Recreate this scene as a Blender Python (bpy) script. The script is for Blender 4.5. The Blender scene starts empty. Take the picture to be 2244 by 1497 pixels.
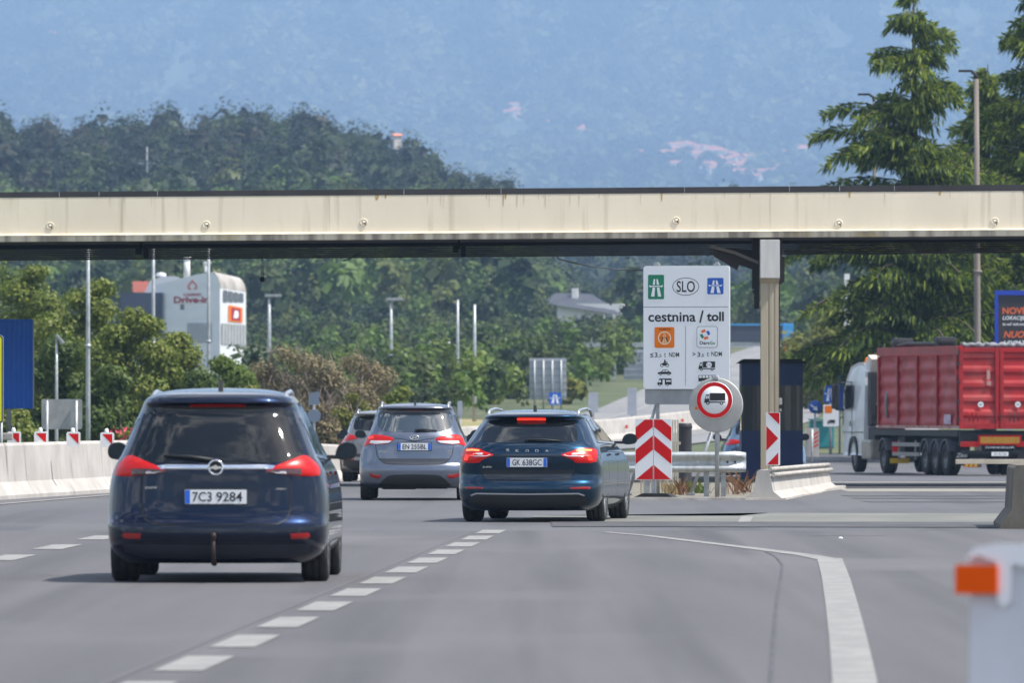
import bpy, bmesh, math, random
import numpy as np
from mathutils import Vector, Matrix, geometry
from math import radians, sin, cos, pi, tan, sqrt, atan2

SC = bpy.context.scene
COL = SC.collection
RND = random.Random(7)
# ------------------------------------------------------------------ camera
F, CX, HY, CH = 18700.0, 1122.0, 890.0, 1.505     # focal length in photo pixels, centre column, horizon row, eye height
cam = bpy.data.cameras.new('camera'); camo = bpy.data.objects.new('camera', cam); COL.objects.link(camo)
cam.sensor_width = 36.0; cam.sensor_fit = 'HORIZONTAL'; cam.lens = F/2244*36
camo.location = (0, 0, CH)
camo.rotation_euler = (radians(90)+math.atan((HY-748.5)/F), 0, 0)
cam.clip_start = 0.5; cam.clip_end = 40000
cam.dof.use_dof = True; cam.dof.focus_distance = 118; cam.dof.aperture_fstop = 7.1
SC.camera = camo
# ------------------------------------------------------------------ sky and sun
SUN = Vector((0.50, -0.135, 0.866)).normalized()
W = bpy.data.worlds.new('World'); SC.world = W; W.use_nodes = True
nt = W.node_tree; nt.nodes.clear()
out = nt.nodes.new('ShaderNodeOutputWorld'); bg = nt.nodes.new('ShaderNodeBackground')
sky = nt.nodes.new('ShaderNodeTexSky'); sky.sky_type = 'NISHITA'; sky.sun_disc = False
sky.sun_elevation = math.asin(SUN.z); sky.sun_rotation = atan2(SUN.x, SUN.y)
sky.air_density = 1.0; sky.dust_density = 1.2
tc = nt.nodes.new('ShaderNodeTexCoord'); mp = nt.nodes.new('ShaderNodeMapping'); mp.inputs['Scale'].default_value = (1.0, 1.0, 2.2)
nz = nt.nodes.new('ShaderNodeTexNoise'); nz.inputs['Scale'].default_value = 5.0; nz.inputs['Detail'].default_value = 8; nz.inputs['Roughness'].default_value = .62
rp = nt.nodes.new('ShaderNodeValToRGB'); rp.color_ramp.elements[0].position = .50; rp.color_ramp.elements[1].position = .64
bg2 = nt.nodes.new('ShaderNodeBackground'); bg2.inputs[0].default_value = (1.0, 1.0, 1.02, 1); bg2.inputs[1].default_value = 1.15
mx = nt.nodes.new('ShaderNodeMixShader')
L = nt.links.new
L(tc.outputs['Generated'], mp.inputs[0]); L(mp.outputs[0], nz.inputs['Vector']); L(nz.outputs['Fac'], rp.inputs[0])
L(sky.outputs[0], bg.inputs[0]); bg.inputs[1].default_value = 0.10
L(rp.outputs[0], mx.inputs[0]); L(bg.outputs[0], mx.inputs[1]); L(bg2.outputs[0], mx.inputs[2]); L(mx.outputs[0], out.inputs[0])
sl = bpy.data.lights.new('sun', 'SUN'); so = bpy.data.objects.new('sun', sl); COL.objects.link(so)
sl.energy = 4.0; sl.angle = radians(.5); sl.color = (1.0, .955, .88)
so.location = (60, 0, 90); so.rotation_euler = (-SUN).to_track_quat('-Z', 'Y').to_euler()
SC.view_settings.view_transform = 'Standard'; SC.view_settings.look = 'None'; SC.view_settings.gamma = 1
SC.view_settings.exposure = 0.85
SC.cycles.use_denoising = True
SC.cycles.volume_bounces = 0
SC.cycles.max_bounces = 6; SC.cycles.transparent_max_bounces = 8
SC.cycles.use_fast_gi = False

# ------------------------------------------------------------------ helpers
def lin(r, g, b):
    f = lambda v: (v/255/12.92) if v/255 <= .04045 else ((v/255+.055)/1.055)**2.4
    return (f(r), f(g), f(b))
MATS = {}
def mat(name, c=(.5,.5,.5), r=.6, m=0.0, c2=None, ns=5.0, nd=5, lo=.4, hi=.62, stretch=(1,1,1), bump=0.0, bs=40.0, coat=0.0,
        emis=None, es=0.0, spec=None, ior=None, c3=None, ns3=1.0, lo3=.55, hi3=.7, transl=None, island=None, stretch3=(1,1,1), rough=.5, extra=()):
    if name in MATS: return MATS[name]
    M = bpy.data.materials.new(name); M.use_nodes = True; MATS[name] = M
    n = M.node_tree; b = n.nodes['Principled BSDF']; l = n.links.new
    b.inputs['Base Color'].default_value = (*c, 1); b.inputs['Roughness'].default_value = r; b.inputs['Metallic'].default_value = m
    if coat: b.inputs['Coat Weight'].default_value = coat; b.inputs['Coat Roughness'].default_value = .03
    if spec is not None: b.inputs['Specular IOR Level'].default_value = spec
    if ior: b.inputs['IOR'].default_value = ior
    if emis: b.inputs['Emission Color'].default_value = (*emis, 1); b.inputs['Emission Strength'].default_value = es
    cur = None
    def noise(scale, det, st):
        t = n.nodes.new('ShaderNodeTexCoord'); mpn = n.nodes.new('ShaderNodeMapping'); mpn.inputs['Scale'].default_value = st
        q = n.nodes.new('ShaderNodeTexNoise'); q.inputs['Scale'].default_value = scale; q.inputs['Detail'].default_value = det; q.inputs['Roughness'].default_value = rough
        l(t.outputs['Object'], mpn.inputs[0]); l(mpn.outputs[0], q.inputs['Vector']); return q.outputs['Fac']
    def mixc(a, bcol, fac):
        x = n.nodes.new('ShaderNodeMix'); x.data_type = 'RGBA'
        if isinstance(a, tuple): x.inputs[6].default_value = (*a, 1)
        else: l(a, x.inputs[6])
        x.inputs[7].default_value = (*bcol, 1); l(fac, x.inputs[0]); return x.outputs[2]
    def ramp(src, a, z):
        q = n.nodes.new('ShaderNodeMapRange'); q.inputs[1].default_value = a; q.inputs[2].default_value = z; l(src, q.inputs[0]); return q.outputs[0]
    if island:
        g = n.nodes.new('ShaderNodeNewGeometry'); cur = mixc(c, island, g.outputs['Random Per Island'])
    if c2: cur = mixc(cur or c, c2, ramp(noise(ns, nd, stretch), lo, hi))
    if c3: cur = mixc(cur or c, c3, ramp(noise(ns3, 4, stretch3), lo3, hi3))
    for ec,es_,elo,ehi,est in extra: cur = mixc(cur or c, ec, ramp(noise(es_,5,est),elo,ehi))
    if cur is not None: l(cur, b.inputs['Base Color'])
    if bump:
        q = n.nodes.new('ShaderNodeBump'); q.inputs['Strength'].default_value = bump; q.inputs['Distance'].default_value = .02
        l(noise(bs, 4, (1,1,1)), q.inputs['Height']); l(q.outputs[0], b.inputs['Normal'])
    if transl:
        t = n.nodes.new('ShaderNodeBsdfTranslucent'); t.inputs[0].default_value = (*transl, 1)
        ms = n.nodes.new('ShaderNodeMixShader'); ms.inputs[0].default_value = .35
        o = n.nodes['Material Output']; l(b.outputs[0], ms.inputs[1]); l(t.outputs[0], ms.inputs[2]); l(ms.outputs[0], o.inputs[0])
    return M

def put(o, parent=None, loc=None, rz=None):
    COL.objects.link(o)
    if parent: o.parent = parent
    if loc is not None: o.location = loc
    if rz is not None: o.rotation_euler = (0, 0, rz)
    return o
def tag(o, label, cat, group=None):
    o['label'] = label; o['category'] = cat
    if group: o['group'] = group
    return o
def thing(name, label, cat, loc=(0,0,0), rz=0.0, group=None):
    o = bpy.data.objects.new(name, None); o.empty_display_size = .2
    put(o, None, loc, rz); return tag(o, label, cat, group)
def structure(o): o['kind'] = 'structure'; return o
def P(px, py, D):        # a point of the place at distance D, from where it appears in the photograph
    return Vector(((px-CX)/F*D, D, CH+(HY-py)/F*D))
def G(px, py):           # a point on the flat carriageway
    D = F*CH/(py-HY); return ((px-CX)/F*D, D)
HD = [(-400,0),(150,0),(175,-.10),(200,-.27),(240,-.55),(270,-.65),(310,-.55),(350,-.15),(400,.3),(500,1.3),(600,3.0),(700,4.9),(900,8.5),(1500,14),(40000,14)]
def H(y): return float(np.interp(y, [a for a,_ in HD], [b for _,b in HD]))

class MB:
    def __init__(s): s.v=[]; s.f=[]; s.m=[]; s.sm=[]
    def add(s, vs, fs, mi=0, smooth=False, M=None):
        o=len(s.v); s.v += [tuple(M @ Vector(p)) if M else tuple(p) for p in vs]
        for f in fs: s.f.append(tuple(o+i for i in f)); s.m.append(mi); s.sm.append(smooth)
        return s
    def box(s, c, d, mi=0, rz=0.0, M=None, bev=0.0):
        x,y,z=d[0]/2,d[1]/2,d[2]/2
        T = Matrix.Translation(c) @ Matrix.Rotation(rz,4,'Z')
        if M: T = M @ T
        if bev<=0:
            vs=[(-x,-y,-z),(x,-y,-z),(x,y,-z),(-x,y,-z),(-x,-y,z),(x,-y,z),(x,y,z),(-x,y,z)]
            return s.add(vs,[(3,2,1,0),(4,5,6,7),(0,1,5,4),(1,2,6,5),(2,3,7,6),(3,0,4,7)],mi,False,T)
        b=min(bev,x*.9,y*.9,z*.9)
        bm=bmesh.new(); bmesh.ops.create_cube(bm,size=1)
        for v in bm.verts: v.co=Vector((v.co.x*2*x,v.co.y*2*y,v.co.z*2*z))
        bmesh.ops.bevel(bm,geom=bm.edges[:],offset=b,segments=2,affect='EDGES',profile=.7)
        bm.verts.ensure_lookup_table()
        vs=[v.co.copy() for v in bm.verts]; bm.verts.index_update(); fs=[tuple(v.index for v in f.verts) for f in bm.faces]; bm.free()
        return s.add(vs,fs,mi,False,T)
    def tube(s, pts, rad, n=8, mi=0, smooth=True, cap=True, M=None):
        pts=[Vector(p) for p in pts]; R=rad if isinstance(rad,(list,tuple)) else [rad]*len(pts)
        vs=[]; up=None
        for i,p in enumerate(pts):
            t=(pts[min(i+1,len(pts)-1)]-pts[max(i-1,0)]).normalized()
            a=t.orthogonal().normalized() if up is None else (up-t*up.dot(t))
            if a.length<1e-6: a=t.orthogonal()
            a.normalize(); up=a; b=t.cross(a)
            for k in range(n):
                th=2*pi*k/n; vs.append(p+(a*cos(th)+b*sin(th))*R[i])
        fs=[]
        for i in range(len(pts)-1):
            for k in range(n): fs.append((i*n+k,i*n+(k+1)%n,(i+1)*n+(k+1)%n,(i+1)*n+k))
        s.add(vs,fs,mi,smooth,M)
        if cap:
            o=len(s.v)-len(vs); s.f.append(tuple(o+k for k in range(n-1,-1,-1))); s.f.append(tuple(o+(len(pts)-1)*n+k for k in range(n)))
            s.m += [mi,mi]; s.sm += [False,False]
        return s
    def cyl(s, a, b, r0, r1=None, n=16, mi=0, M=None): return s.tube([a,b],[r0,r0 if r1 is None else r1],n,mi,True,True,M)
    def prism(s, poly, y0, y1, mi=0, M=None, plane='xz'):   # polygon in x,z pushed from y0 to y1
        n=len(poly)
        ar=sum(poly[i][0]*poly[(i+1)%n][1]-poly[(i+1)%n][0]*poly[i][1] for i in range(n))
        if ar<0: poly=poly[::-1]
        if plane=='xz': g=lambda p,q:(p[0],q,p[1])
        elif plane=='yz': g=lambda p,q:(q,p[0],p[1])
        else: g=lambda p,q:(p[0],p[1],q)
        vs=[g(p,y0) for p in poly]+[g(p,y1) for p in poly]
        fs=[tuple(range(n)),tuple(range(2*n-1,n-1,-1))]+[(i,n+i,n+(i+1)%n,(i+1)%n) for i in range(n)]
        return s.add(vs,fs,mi,False,M)
    def flat(s, poly, y=0.0, mi=0, M=None):                  # a sheet in x,z facing -y
        n=len(poly)
        ar=sum(poly[i][0]*poly[(i+1)%n][1]-poly[(i+1)%n][0]*poly[i][1] for i in range(n))
        if ar<0: poly=poly[::-1]
        return s.add([(p[0],y,p[1]) for p in poly],[tuple(range(n))],mi,False,M)
    def lathe(s, prof, axis='x', c=(0,0,0), n=32, mi=0, smooth=True):
        vs=[]; fs=[]; k=len(prof)
        for i in range(n):
            th=2*pi*i/n
            for r,a in prof:
                p=(a,r*cos(th),r*sin(th)) if axis=='x' else ((r*cos(th),a,r*sin(th)) if axis=='y' else (r*cos(th),r*sin(th),a))
                vs.append((c[0]+p[0],c[1]+p[1],c[2]+p[2]))
        for i in range(n):
            for j in range(k-1): fs.append((i*k+j,i*k+j+1,((i+1)%n)*k+j+1,((i+1)%n)*k+j))
        return s.add(vs,fs,mi,smooth)
    def build(s, name, mats, parent=None, loc=None, rz=None, fix=True):
        me=bpy.data.meshes.new(name); me.from_pydata(s.v,[],s.f); me.update()
        if not isinstance(mats,(list,tuple)): mats=[mats]
        for q in mats: me.materials.append(q)
        me.polygons.foreach_set('material_index',s.m); me.polygons.foreach_set('use_smooth',s.sm)
        if fix:
            bm=bmesh.new(); bm.from_mesh(me); bmesh.ops.recalc_face_normals(bm,faces=bm.faces[:]); bm.to_mesh(me); bm.free()
        return put(bpy.data.objects.new(name,me),parent,loc,rz)
def np_mesh(name, V, Fc, m, parent=None, loc=None, rz=None, smooth=False):
    me=bpy.data.meshes.new(name); k=Fc.shape[1]
    me.vertices.add(len(V)); me.vertices.foreach_set('co',np.asarray(V,np.float32).ravel())
    me.loops.add(Fc.size); me.loops.foreach_set('vertex_index',Fc.astype(np.int32).ravel())
    me.polygons.add(len(Fc)); me.polygons.foreach_set('loop_start',np.arange(0,Fc.size,k,dtype=np.int32))
    me.polygons.foreach_set('loop_total',np.full(len(Fc),k,np.int32))
    if smooth: me.polygons.foreach_set('use_smooth',np.ones(len(Fc),bool))
    me.update(calc_edges=True)
    for q in (m if isinstance(m,(list,tuple)) else [m]): me.materials.append(q)
    return put(bpy.data.objects.new(name,me),parent,loc,rz)
def arc(cx, cz, rx, rz_, a0, a1, n=12): return [(cx+rx*cos(radians(a0+(a1-a0)*i/n)), cz+rz_*sin(radians(a0+(a1-a0)*i/n))) for i in range(n+1)]
def ellipse(cx, cz, rx, rz_=None, n=28): return [(cx+rx*cos(2*pi*i/n), cz+(rz_ or rx)*sin(2*pi*i/n)) for i in range(n)]
def rrect(x0, z0, x1, z1, r, n=5):
    return arc(x1-r,z1-r,r,r,0,90,n)+arc(x0+r,z1-r,r,r,90,180,n)+arc(x0+r,z0+r,r,r,180,270,n)+arc(x1-r,z0+r,r,r,270,360,n)
def ring_flat(mb, cx, cz, ro, ri, y, mi=0, n=40, asp=1.0):
    vs=[]; 
    for i in range(n):
        t=2*pi*i/n; vs += [(cx+ro*cos(t),y,cz+ro*asp*sin(t)),(cx+ri*cos(t),y,cz+(ro*asp-(ro-ri))*sin(t))]
    mb.add(vs,[(2*i,2*((i+1)%n),2*((i+1)%n)+1,2*i+1) for i in range(n)],mi)
def text(mb, s, x, z, y, h=None, w=None, mi=0, bold=0.0, align='C', shear=0.0, depth=0.0):
    """letters of font outlines in x,z facing -y; h = cap height, w = width to fit"""
    cu=bpy.data.curves.new('t','FONT'); cu.body=s; cu.offset=bold; cu.shear=shear; cu.fill_mode='FRONT' if not depth else 'BOTH'; cu.resolution_u=3
    cu.extrude=0
    ob=bpy.data.objects.new('t',cu); me=bpy.data.meshes.new_from_object(ob)
    vs=[v.co.copy() for v in me.vertices]; fs=[tuple(p.vertices) for p in me.polygons]
    bpy.data.objects.remove(ob); bpy.data.curves.remove(cu); bpy.data.meshes.remove(me)
    if not vs: return
    x0=min(v.x for v in vs); x1=max(v.x for v in vs); z0=min(v.y for v in vs); z1=max(v.y for v in vs)
    sx=sz=None
    if h: sz=h/(z1-z0)
    if w: sx=w/(x1-x0)
    sx=sx or sz; sz=sz or sx
    xo = {'C':-(x0+x1)/2,'L':-x0,'R':-x1}[align]
    mb.add([(x+(v.x+xo)*sx, y, z+(v.y-(z0+z1)/2)*sz) for v in vs],fs,mi)
def copy_tree(o, parent=None):
    c=o.copy(); COL.objects.link(c); c.parent=parent
    for ch in list(o.children): copy_tree(ch,c)
    return c
def pchip(xs, ys):
    xs=np.array(xs,float); ys=np.array(ys,float); h=np.diff(xs); d=np.diff(ys)/h; m=np.zeros(len(xs)); m[0]=d[0]; m[-1]=d[-1]
    for i in range(1,len(xs)-1):
        if d[i-1]*d[i]>0:
            w1=2*h[i]+h[i-1]; w2=h[i]+2*h[i-1]; m[i]=(w1+w2)/(w1/d[i-1]+w2/d[i])
    def f(x):
        x=min(max(x,xs[0]),xs[-1]); i=min(max(int(np.searchsorted(xs,x))-1,0),len(xs)-2)
        t=(x-xs[i])/h[i]; 
        return float((1+2*t)*(1-t)**2*ys[i]+t*(1-t)**2*h[i]*m[i]+t*t*(3-2*t)*ys[i+1]+t*t*(t-1)*h[i]*m[i+1])
    return f
def lattice(seed):
    g=np.random.default_rng(seed).random((256,256))
    def f(x,y):
        xi=np.floor(x).astype(int); yi=np.floor(y).astype(int); u=x-xi; v=y-yi; u=u*u*(3-2*u); v=v*v*(3-2*v)
        a=g[xi%256,yi%256]; b=g[(xi+1)%256,yi%256]; c=g[xi%256,(yi+1)%256]; d=g[(xi+1)%256,(yi+1)%256]
        return (a*(1-u)+b*u)*(1-v)+(c*(1-u)+d*u)*v-.5
    return f

# ------------------------------------------------------------------ shared materials
m_white = mat('white_paint',(.78,.78,.77),.45,c2=(.62,.62,.60),ns=2,lo=.5,hi=.75)
m_signwhite = mat('sign_white',(.80,.81,.82),.4)
m_red = mat('sign_red',(.60,.006,.007),.6,spec=.2); m_black=mat('sign_black',(.012,.012,.014),.45)
m_galv = mat('galvanised',(.42,.44,.45),.45,.35,c2=(.32,.34,.35),ns=8)
m_steel = mat('rail_steel',(.52,.54,.54),.38,.5,c2=(.40,.42,.42),ns=3,stretch=(4,4,.6))
m_rubber = mat('rubber',(.018,.018,.019),.8)
m_darkplastic = mat('dark_plastic',(.015,.016,.018),.55)
m_blue = mat('sign_blue',(.012,.10,.46),.4); m_green=mat('sign_green',(.004,.20,.10),.4)
m_orange = mat('sign_orange',(.80,.19,.008),.6,spec=.2)
m_greyback = mat('sign_back_grey',(.36,.37,.38),.5,.3,c2=(.28,.29,.30),ns=3)
m_concrete = mat('barrier_concrete',(.46,.43,.40),.85,c2=(.37,.345,.318),ns=1.2,c3=(.20,.185,.165),ns3=2.2,lo3=.60,hi3=.80,stretch3=(1,1,.35),bump=.2,bs=25)
m_whiteconc = mat('white_concrete',(.44,.42,.39),.8,c2=(.33,.295,.26),ns=1.6,stretch=(1.6,1.6,.5),bump=.15,bs=20)

# ------------------------------------------------------------------ ground and roads
def strip_mesh(name, m, xs_of_y, ys, off, nx=2, kind=True):
    V=[];Fc=[]
    for y in ys:
        a,b=xs_of_y(y)
        for i in range(nx): V.append((a+(b-a)*i/(nx-1),y,H(y)+off))
    for j in range(len(ys)-1):
        for i in range(nx-1): Fc.append((j*nx+i,j*nx+i+1,(j+1)*nx+i+1,(j+1)*nx+i))
    o=np_mesh(name,np.array(V),np.array(Fc),m)
    return structure(o) if kind else o
m_ground = mat('verge',(.055,.075,.028),.95,c2=(.085,.10,.036),ns=.12,c3=(.14,.125,.06),ns3=.35)
ysg=[-400,-100,0,100,150,160,170,175,185,200,220,240,255,270,290,310,330,350,375,400,450,500,550,600,650,700,800,900,1100,1300,1500,2500,5000,9000,16000,30000]
structure(strip_mesh('ground',m_ground,lambda y:(-9000,9000),ysg,-.03))
m_asphA = mat('asphalt_near',(.095,.091,.095),.86,c2=(.064,.062,.067),ns=.55,stretch=(1.8,.07,1),nd=6,lo=.35,hi=.7,c3=(.150,.145,.147),ns3=90,lo3=.52,hi3=.78,extra=[((.060,.058,.062),1.0,.50,.66,(1.0,.014,1)),((.116,.111,.114),.20,.54,.70,(1,.35,1)),((.052,.051,.054),7.0,.70,.76,(1,.30,1))])
m_asphB = mat('asphalt_far',(.083,.083,.090),.86,c2=(.098,.097,.103),ns=.35,stretch=(1.2,.3,1),nd=6,c3=(.066,.066,.071),ns3=120,lo3=.55,hi3=.8,extra=[((.060,.060,.065),.8,.50,.66,(1.0,.02,1)),((.105,.104,.108),.18,.55,.72,(1,.5,1))])
yr_=[-60,20,60,100,140,150,160,170,180,190,200,220,240,255,270,290,310,330]
strip_mesh('road',m_asphB,lambda y:(-8.9,60),yr_,0)
# the newer, lighter surfacing laid up to the plaza joint
strip_mesh('road_near',m_asphA,lambda y:(-14,40),[-60,10,40,70,102.6],.004)
m_band = mat('concrete_slab',(.155,.157,.138),.9,c2=(.128,.13,.115),ns=.8,stretch=(1,.3,1),c3=(.18,.18,.16),ns3=60)
def slab(name, quad, off, m):
    V=np.array([(x,y,H(y)+off) for x,y in quad]); return structure(np_mesh(name,V,np.array([[0,1,2,3]]),m))
slab('road_slab',[(.2,110.6),(22,108.9),(22,117.6),(3.6,119.6)],.004,m_band)
slab('road_slab',[(.2,110.6),(3.6,119.6),(3.1,116.6),(.3,116.4)],.006,m_band)
m_seal_shimmer = mat('tar_and_shimmer',(.048,.047,.050),.7,c2=(.080,.078,.082),ns=1.2)  # tar tone, also used to paint dark heat-shimmer bands
slab('road_joint_and_shimmer',[(.5,106.0),(22,103.0),(22,108.86),(.5,110.5)],.008,mat('dark_strip',(.052,.052,.055),.8,c2=(.075,.075,.076),ns=.9,stretch=(1,.5,1)))
slab('road_slab',[(5.9,149.5),(24,149.5),(24,158),(6.0,158)],.004,mat('pale_slab_shimmer',(.25,.24,.205),.9,c2=(.20,.19,.165),ns=.5,stretch=(.5,2,1)))
slab('road_slab',[(6.2,188),(26,188),(26,196),(6.2,196)],.004,MATS['pale_slab_shimmer'])  # pale slabs here also paint bright shimmer bands into the far road
for a,b in ((133.0,134.6),(138.2,139.3),(141.8,143.2)): slab('road_joint_and_shimmer',[(5.6,a),(14,a+.2),(14,b),(5.5,b)],.005,m_seal_shimmer)  # dark heat-shimmer streaks painted as strips on the road
for a,b,x0,x1 in ((160.5,164,6.2,22),(176,178,6.4,24)): slab('road_joint_and_shimmer',[(x0,a),(x1,a),(x1,b),(x0,b)],.006,m_seal_shimmer)  # further dark shimmer bands, painted the same way
# painted lines
m_line = mat('line_paint',(.255,.25,.235),.7,c2=(.20,.195,.185),ns=3.5,stretch=(1,.6,1),c3=(.165,.16,.155),ns3=18,lo3=.56,hi3=.72)
def line_ribbon(name, pts, w, off=.009, m=m_line):
    mb=MB(); vs=[]; P2=[Vector((a,b)) for a,b in pts]
    for i,p in enumerate(P2):
        t=(P2[min(i+1,len(P2)-1)]-P2[max(i-1,0)]).normalized(); n_=Vector((t.y,-t.x)); ww=w[i] if isinstance(w,(list,tuple)) else w
        for sgn in (-1,1):
            q=p+n_*sgn*ww/2; vs.append((q.x,q.y,H(q.y)+off))
    mb.add(vs,[(2*i,2*i+1,2*i+3,2*i+2) for i in range(len(P2)-1)]); return structure(mb.build(name,m))
dash=[(425,1457),(535,1408),(630,1370),(710,1333),(780,1300),(838,1274),(890,1252),(938,1232),(980,1210),(1018,1192),(1050,1178),(1080,1167)]
dd=[G(*p) for p in dash]
step=(dd[-1][1]-dd[0][1])/(len(dd)-1)
fx=np.polyfit([d[1] for d in dd],[d[0] for d in dd],2)
mbd=MB()
k=-3
while True:
    y0=dd[0][1]+k*step
    if y0>103: break
    y1=y0+step*.30; ya=y0-step*.30
    xa,xb=np.polyval(fx,ya),np.polyval(fx,y1); w=.142
    mbd.add([(xa-w,ya,.009),(xa+w,ya,.009),(xb+w,y1,.009),(xb-w,y1,.009)],[(0,1,2,3)]); k+=1
structure(mbd.build('road_lane_dashes',m_line))
mbd=MB(); L2=[G(20,1224),G(125,1201),G(218,1180)]
f2=np.polyfit([d[1] for d in L2],[d[0] for d in L2],1); st2=(L2[2][1]-L2[0][1])/2
for k in range(-4,3):
    ya=L2[0][1]+k*st2-st2*.24; yb=ya+st2*.48; xa,xb=np.polyval(f2,ya),np.polyval(f2,yb)
    mbd.add([(xa-.16,ya,.009),(xa+.16,ya,.009),(xb+.16,yb,.009),(xb-.16,yb,.009)],[(0,1,2,3)])
structure(mbd.build('road_lane_dashes',m_line))
line_ribbon('road_edge_line',[(-10.4,112),G(0,1106),G(120,1096),G(240,1086),(-4.9,190)],.17)
c1=[G(1325,1168),G(1420,1176),G(1520,1188),G(1620,1200),G(1700,1210),G(1770,1219),G(1815,1228)]
line_ribbon('road_edge_line',c1,[.12,.14,.16,.18,.20,.22,.24])
c2=[G(1818,1226),G(1832,1270),G(1845,1330),G(1858,1400),G(1873,1497),(1.35,36),(1.0,25)]
line_ribbon('road_edge_line',c2,.245,.0095)
line_ribbon('road_edge_line',[G(1630,1146),G(1638,1134)],.16,.011)
line_ribbon('road_crack',[G(1672,1208),G(1700,1222),G(1714,1240),G(1712,1265),G(1702,1320),G(1696,1390),G(1691,1460),G(1688,1497)],.022,.0075,m_seal_shimmer)
line_ribbon('road_crack',[G(1770,1176),G(1850,1175.4),G(1940,1176)],.10,.0075,mat('faint_mark',(.08,.077,.08),.8))
line_ribbon('road_lane_seam',[(np.polyval(fx,y)-.25,y) for y in range(30,104,6)],.05,.0070,mat('faint_seam',(.092,.088,.092),.85))
# motorway going uphill to the right
cl=[(-9,318),(-1,345),(5,390),(9,450),(12.5,520),(16.5,600),(22,700),(34,900)]
m_moto=mat('motorway_asphalt',(.17,.17,.175),.9,c2=(.22,.215,.21),ns=.3,stretch=(1,.2,1))
strip_mesh('motorway',m_moto,lambda y:(float(np.interp(y,[c[1] for c in cl],[c[0]-6.5 for c in cl])),float(np.interp(y,[c[1] for c in cl],[c[0]+7 for c in cl]))),[330,350,375,400,425,450,475,500,525,550,575,600,650,700,740,800,900],.03)
for off_ in (-4.0,.3,4.2):
    line_ribbon('motorway_line',[(float(np.interp(y,[c[1] for c in cl],[c[0]+off_ for c in cl])),y) for y in (360,400,450,500,550,600,650,700,800)],.35,.045)
# gravel island with the signs
m_gravel=mat('gravel',(.20,.18,.145),.95,c2=(.14,.125,.095),ns=6,c3=(.28,.26,.22),ns3=25)
mb=MB(); mb.prism([(1.3,136.4),(3.95,136.4),(5.4,158),(6.0,182),(3.2,182),(1.2,150)],-.2,.02,plane='xy'); structure(mb.build('gravel_island',m_gravel))
mb=MB(); mb.prism([(1.15,136.0),(3.72,136.0),(3.72,136.36),(1.15,136.36)],-.1,.045,plane='xy'); structure(mb.build('kerb',m_whiteconc))

# ------------------------------------------------------------------ cars
m_glass=mat('tinted_glass',(.006,.008,.010),.02,spec=.5,ior=1.52)
m_glass2=mat('clear_dark_glass',(.02,.03,.03),.02,spec=1.0,ior=1.9)
m_chrome=mat('chrome',(.78,.79,.82),.12,1.0)
m_silver=mat('satin_silver',(.60,.61,.63),.3,.9)
m_lampred=mat('lamp_red',(.40,.002,.002),.30,coat=.25,spec=.3,emis=(1,.02,.01),es=.06)
m_lampdark=mat('lamp_dark',(.06,.015,.015),.12,coat=1.0)
m_lampclear=mat('lamp_clear',(.62,.60,.60),.12,.2,coat=1.0)
m_lamplit=mat('lamp_lit',(.7,.02,.01),.3,emis=(1,.03,.012),es=.85)
m_lampamber=mat('lamp_lit_amber',(.95,.3,.1),.2,emis=(1,.20,.06),es=.9)
m_reflred=mat('reflector_red',(.28,.004,.004),.2,coat=.6)
m_plate=mat('plate_white',(.74,.75,.76),.4); m_platetext=mat('plate_black',(.02,.02,.025),.5)
m_tyre=mat('tyre',(.016,.016,.016),.85,c2=(.028,.027,.026),ns=12)
m_rim=mat('alloy_rim',(.42,.43,.45),.3,.85); m_seam=mat('gap_and_crease',(.004,.004,.005),.6)
m_underside=mat('underbody',(.010,.010,.010),.9)
def paint(name,c,metal=.55,r=.32): return mat(name,c,r,metal,coat=.85,spec=.08,c2=tuple(min(1,v*1.12) for v in c),ns=900,nd=1)

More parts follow.
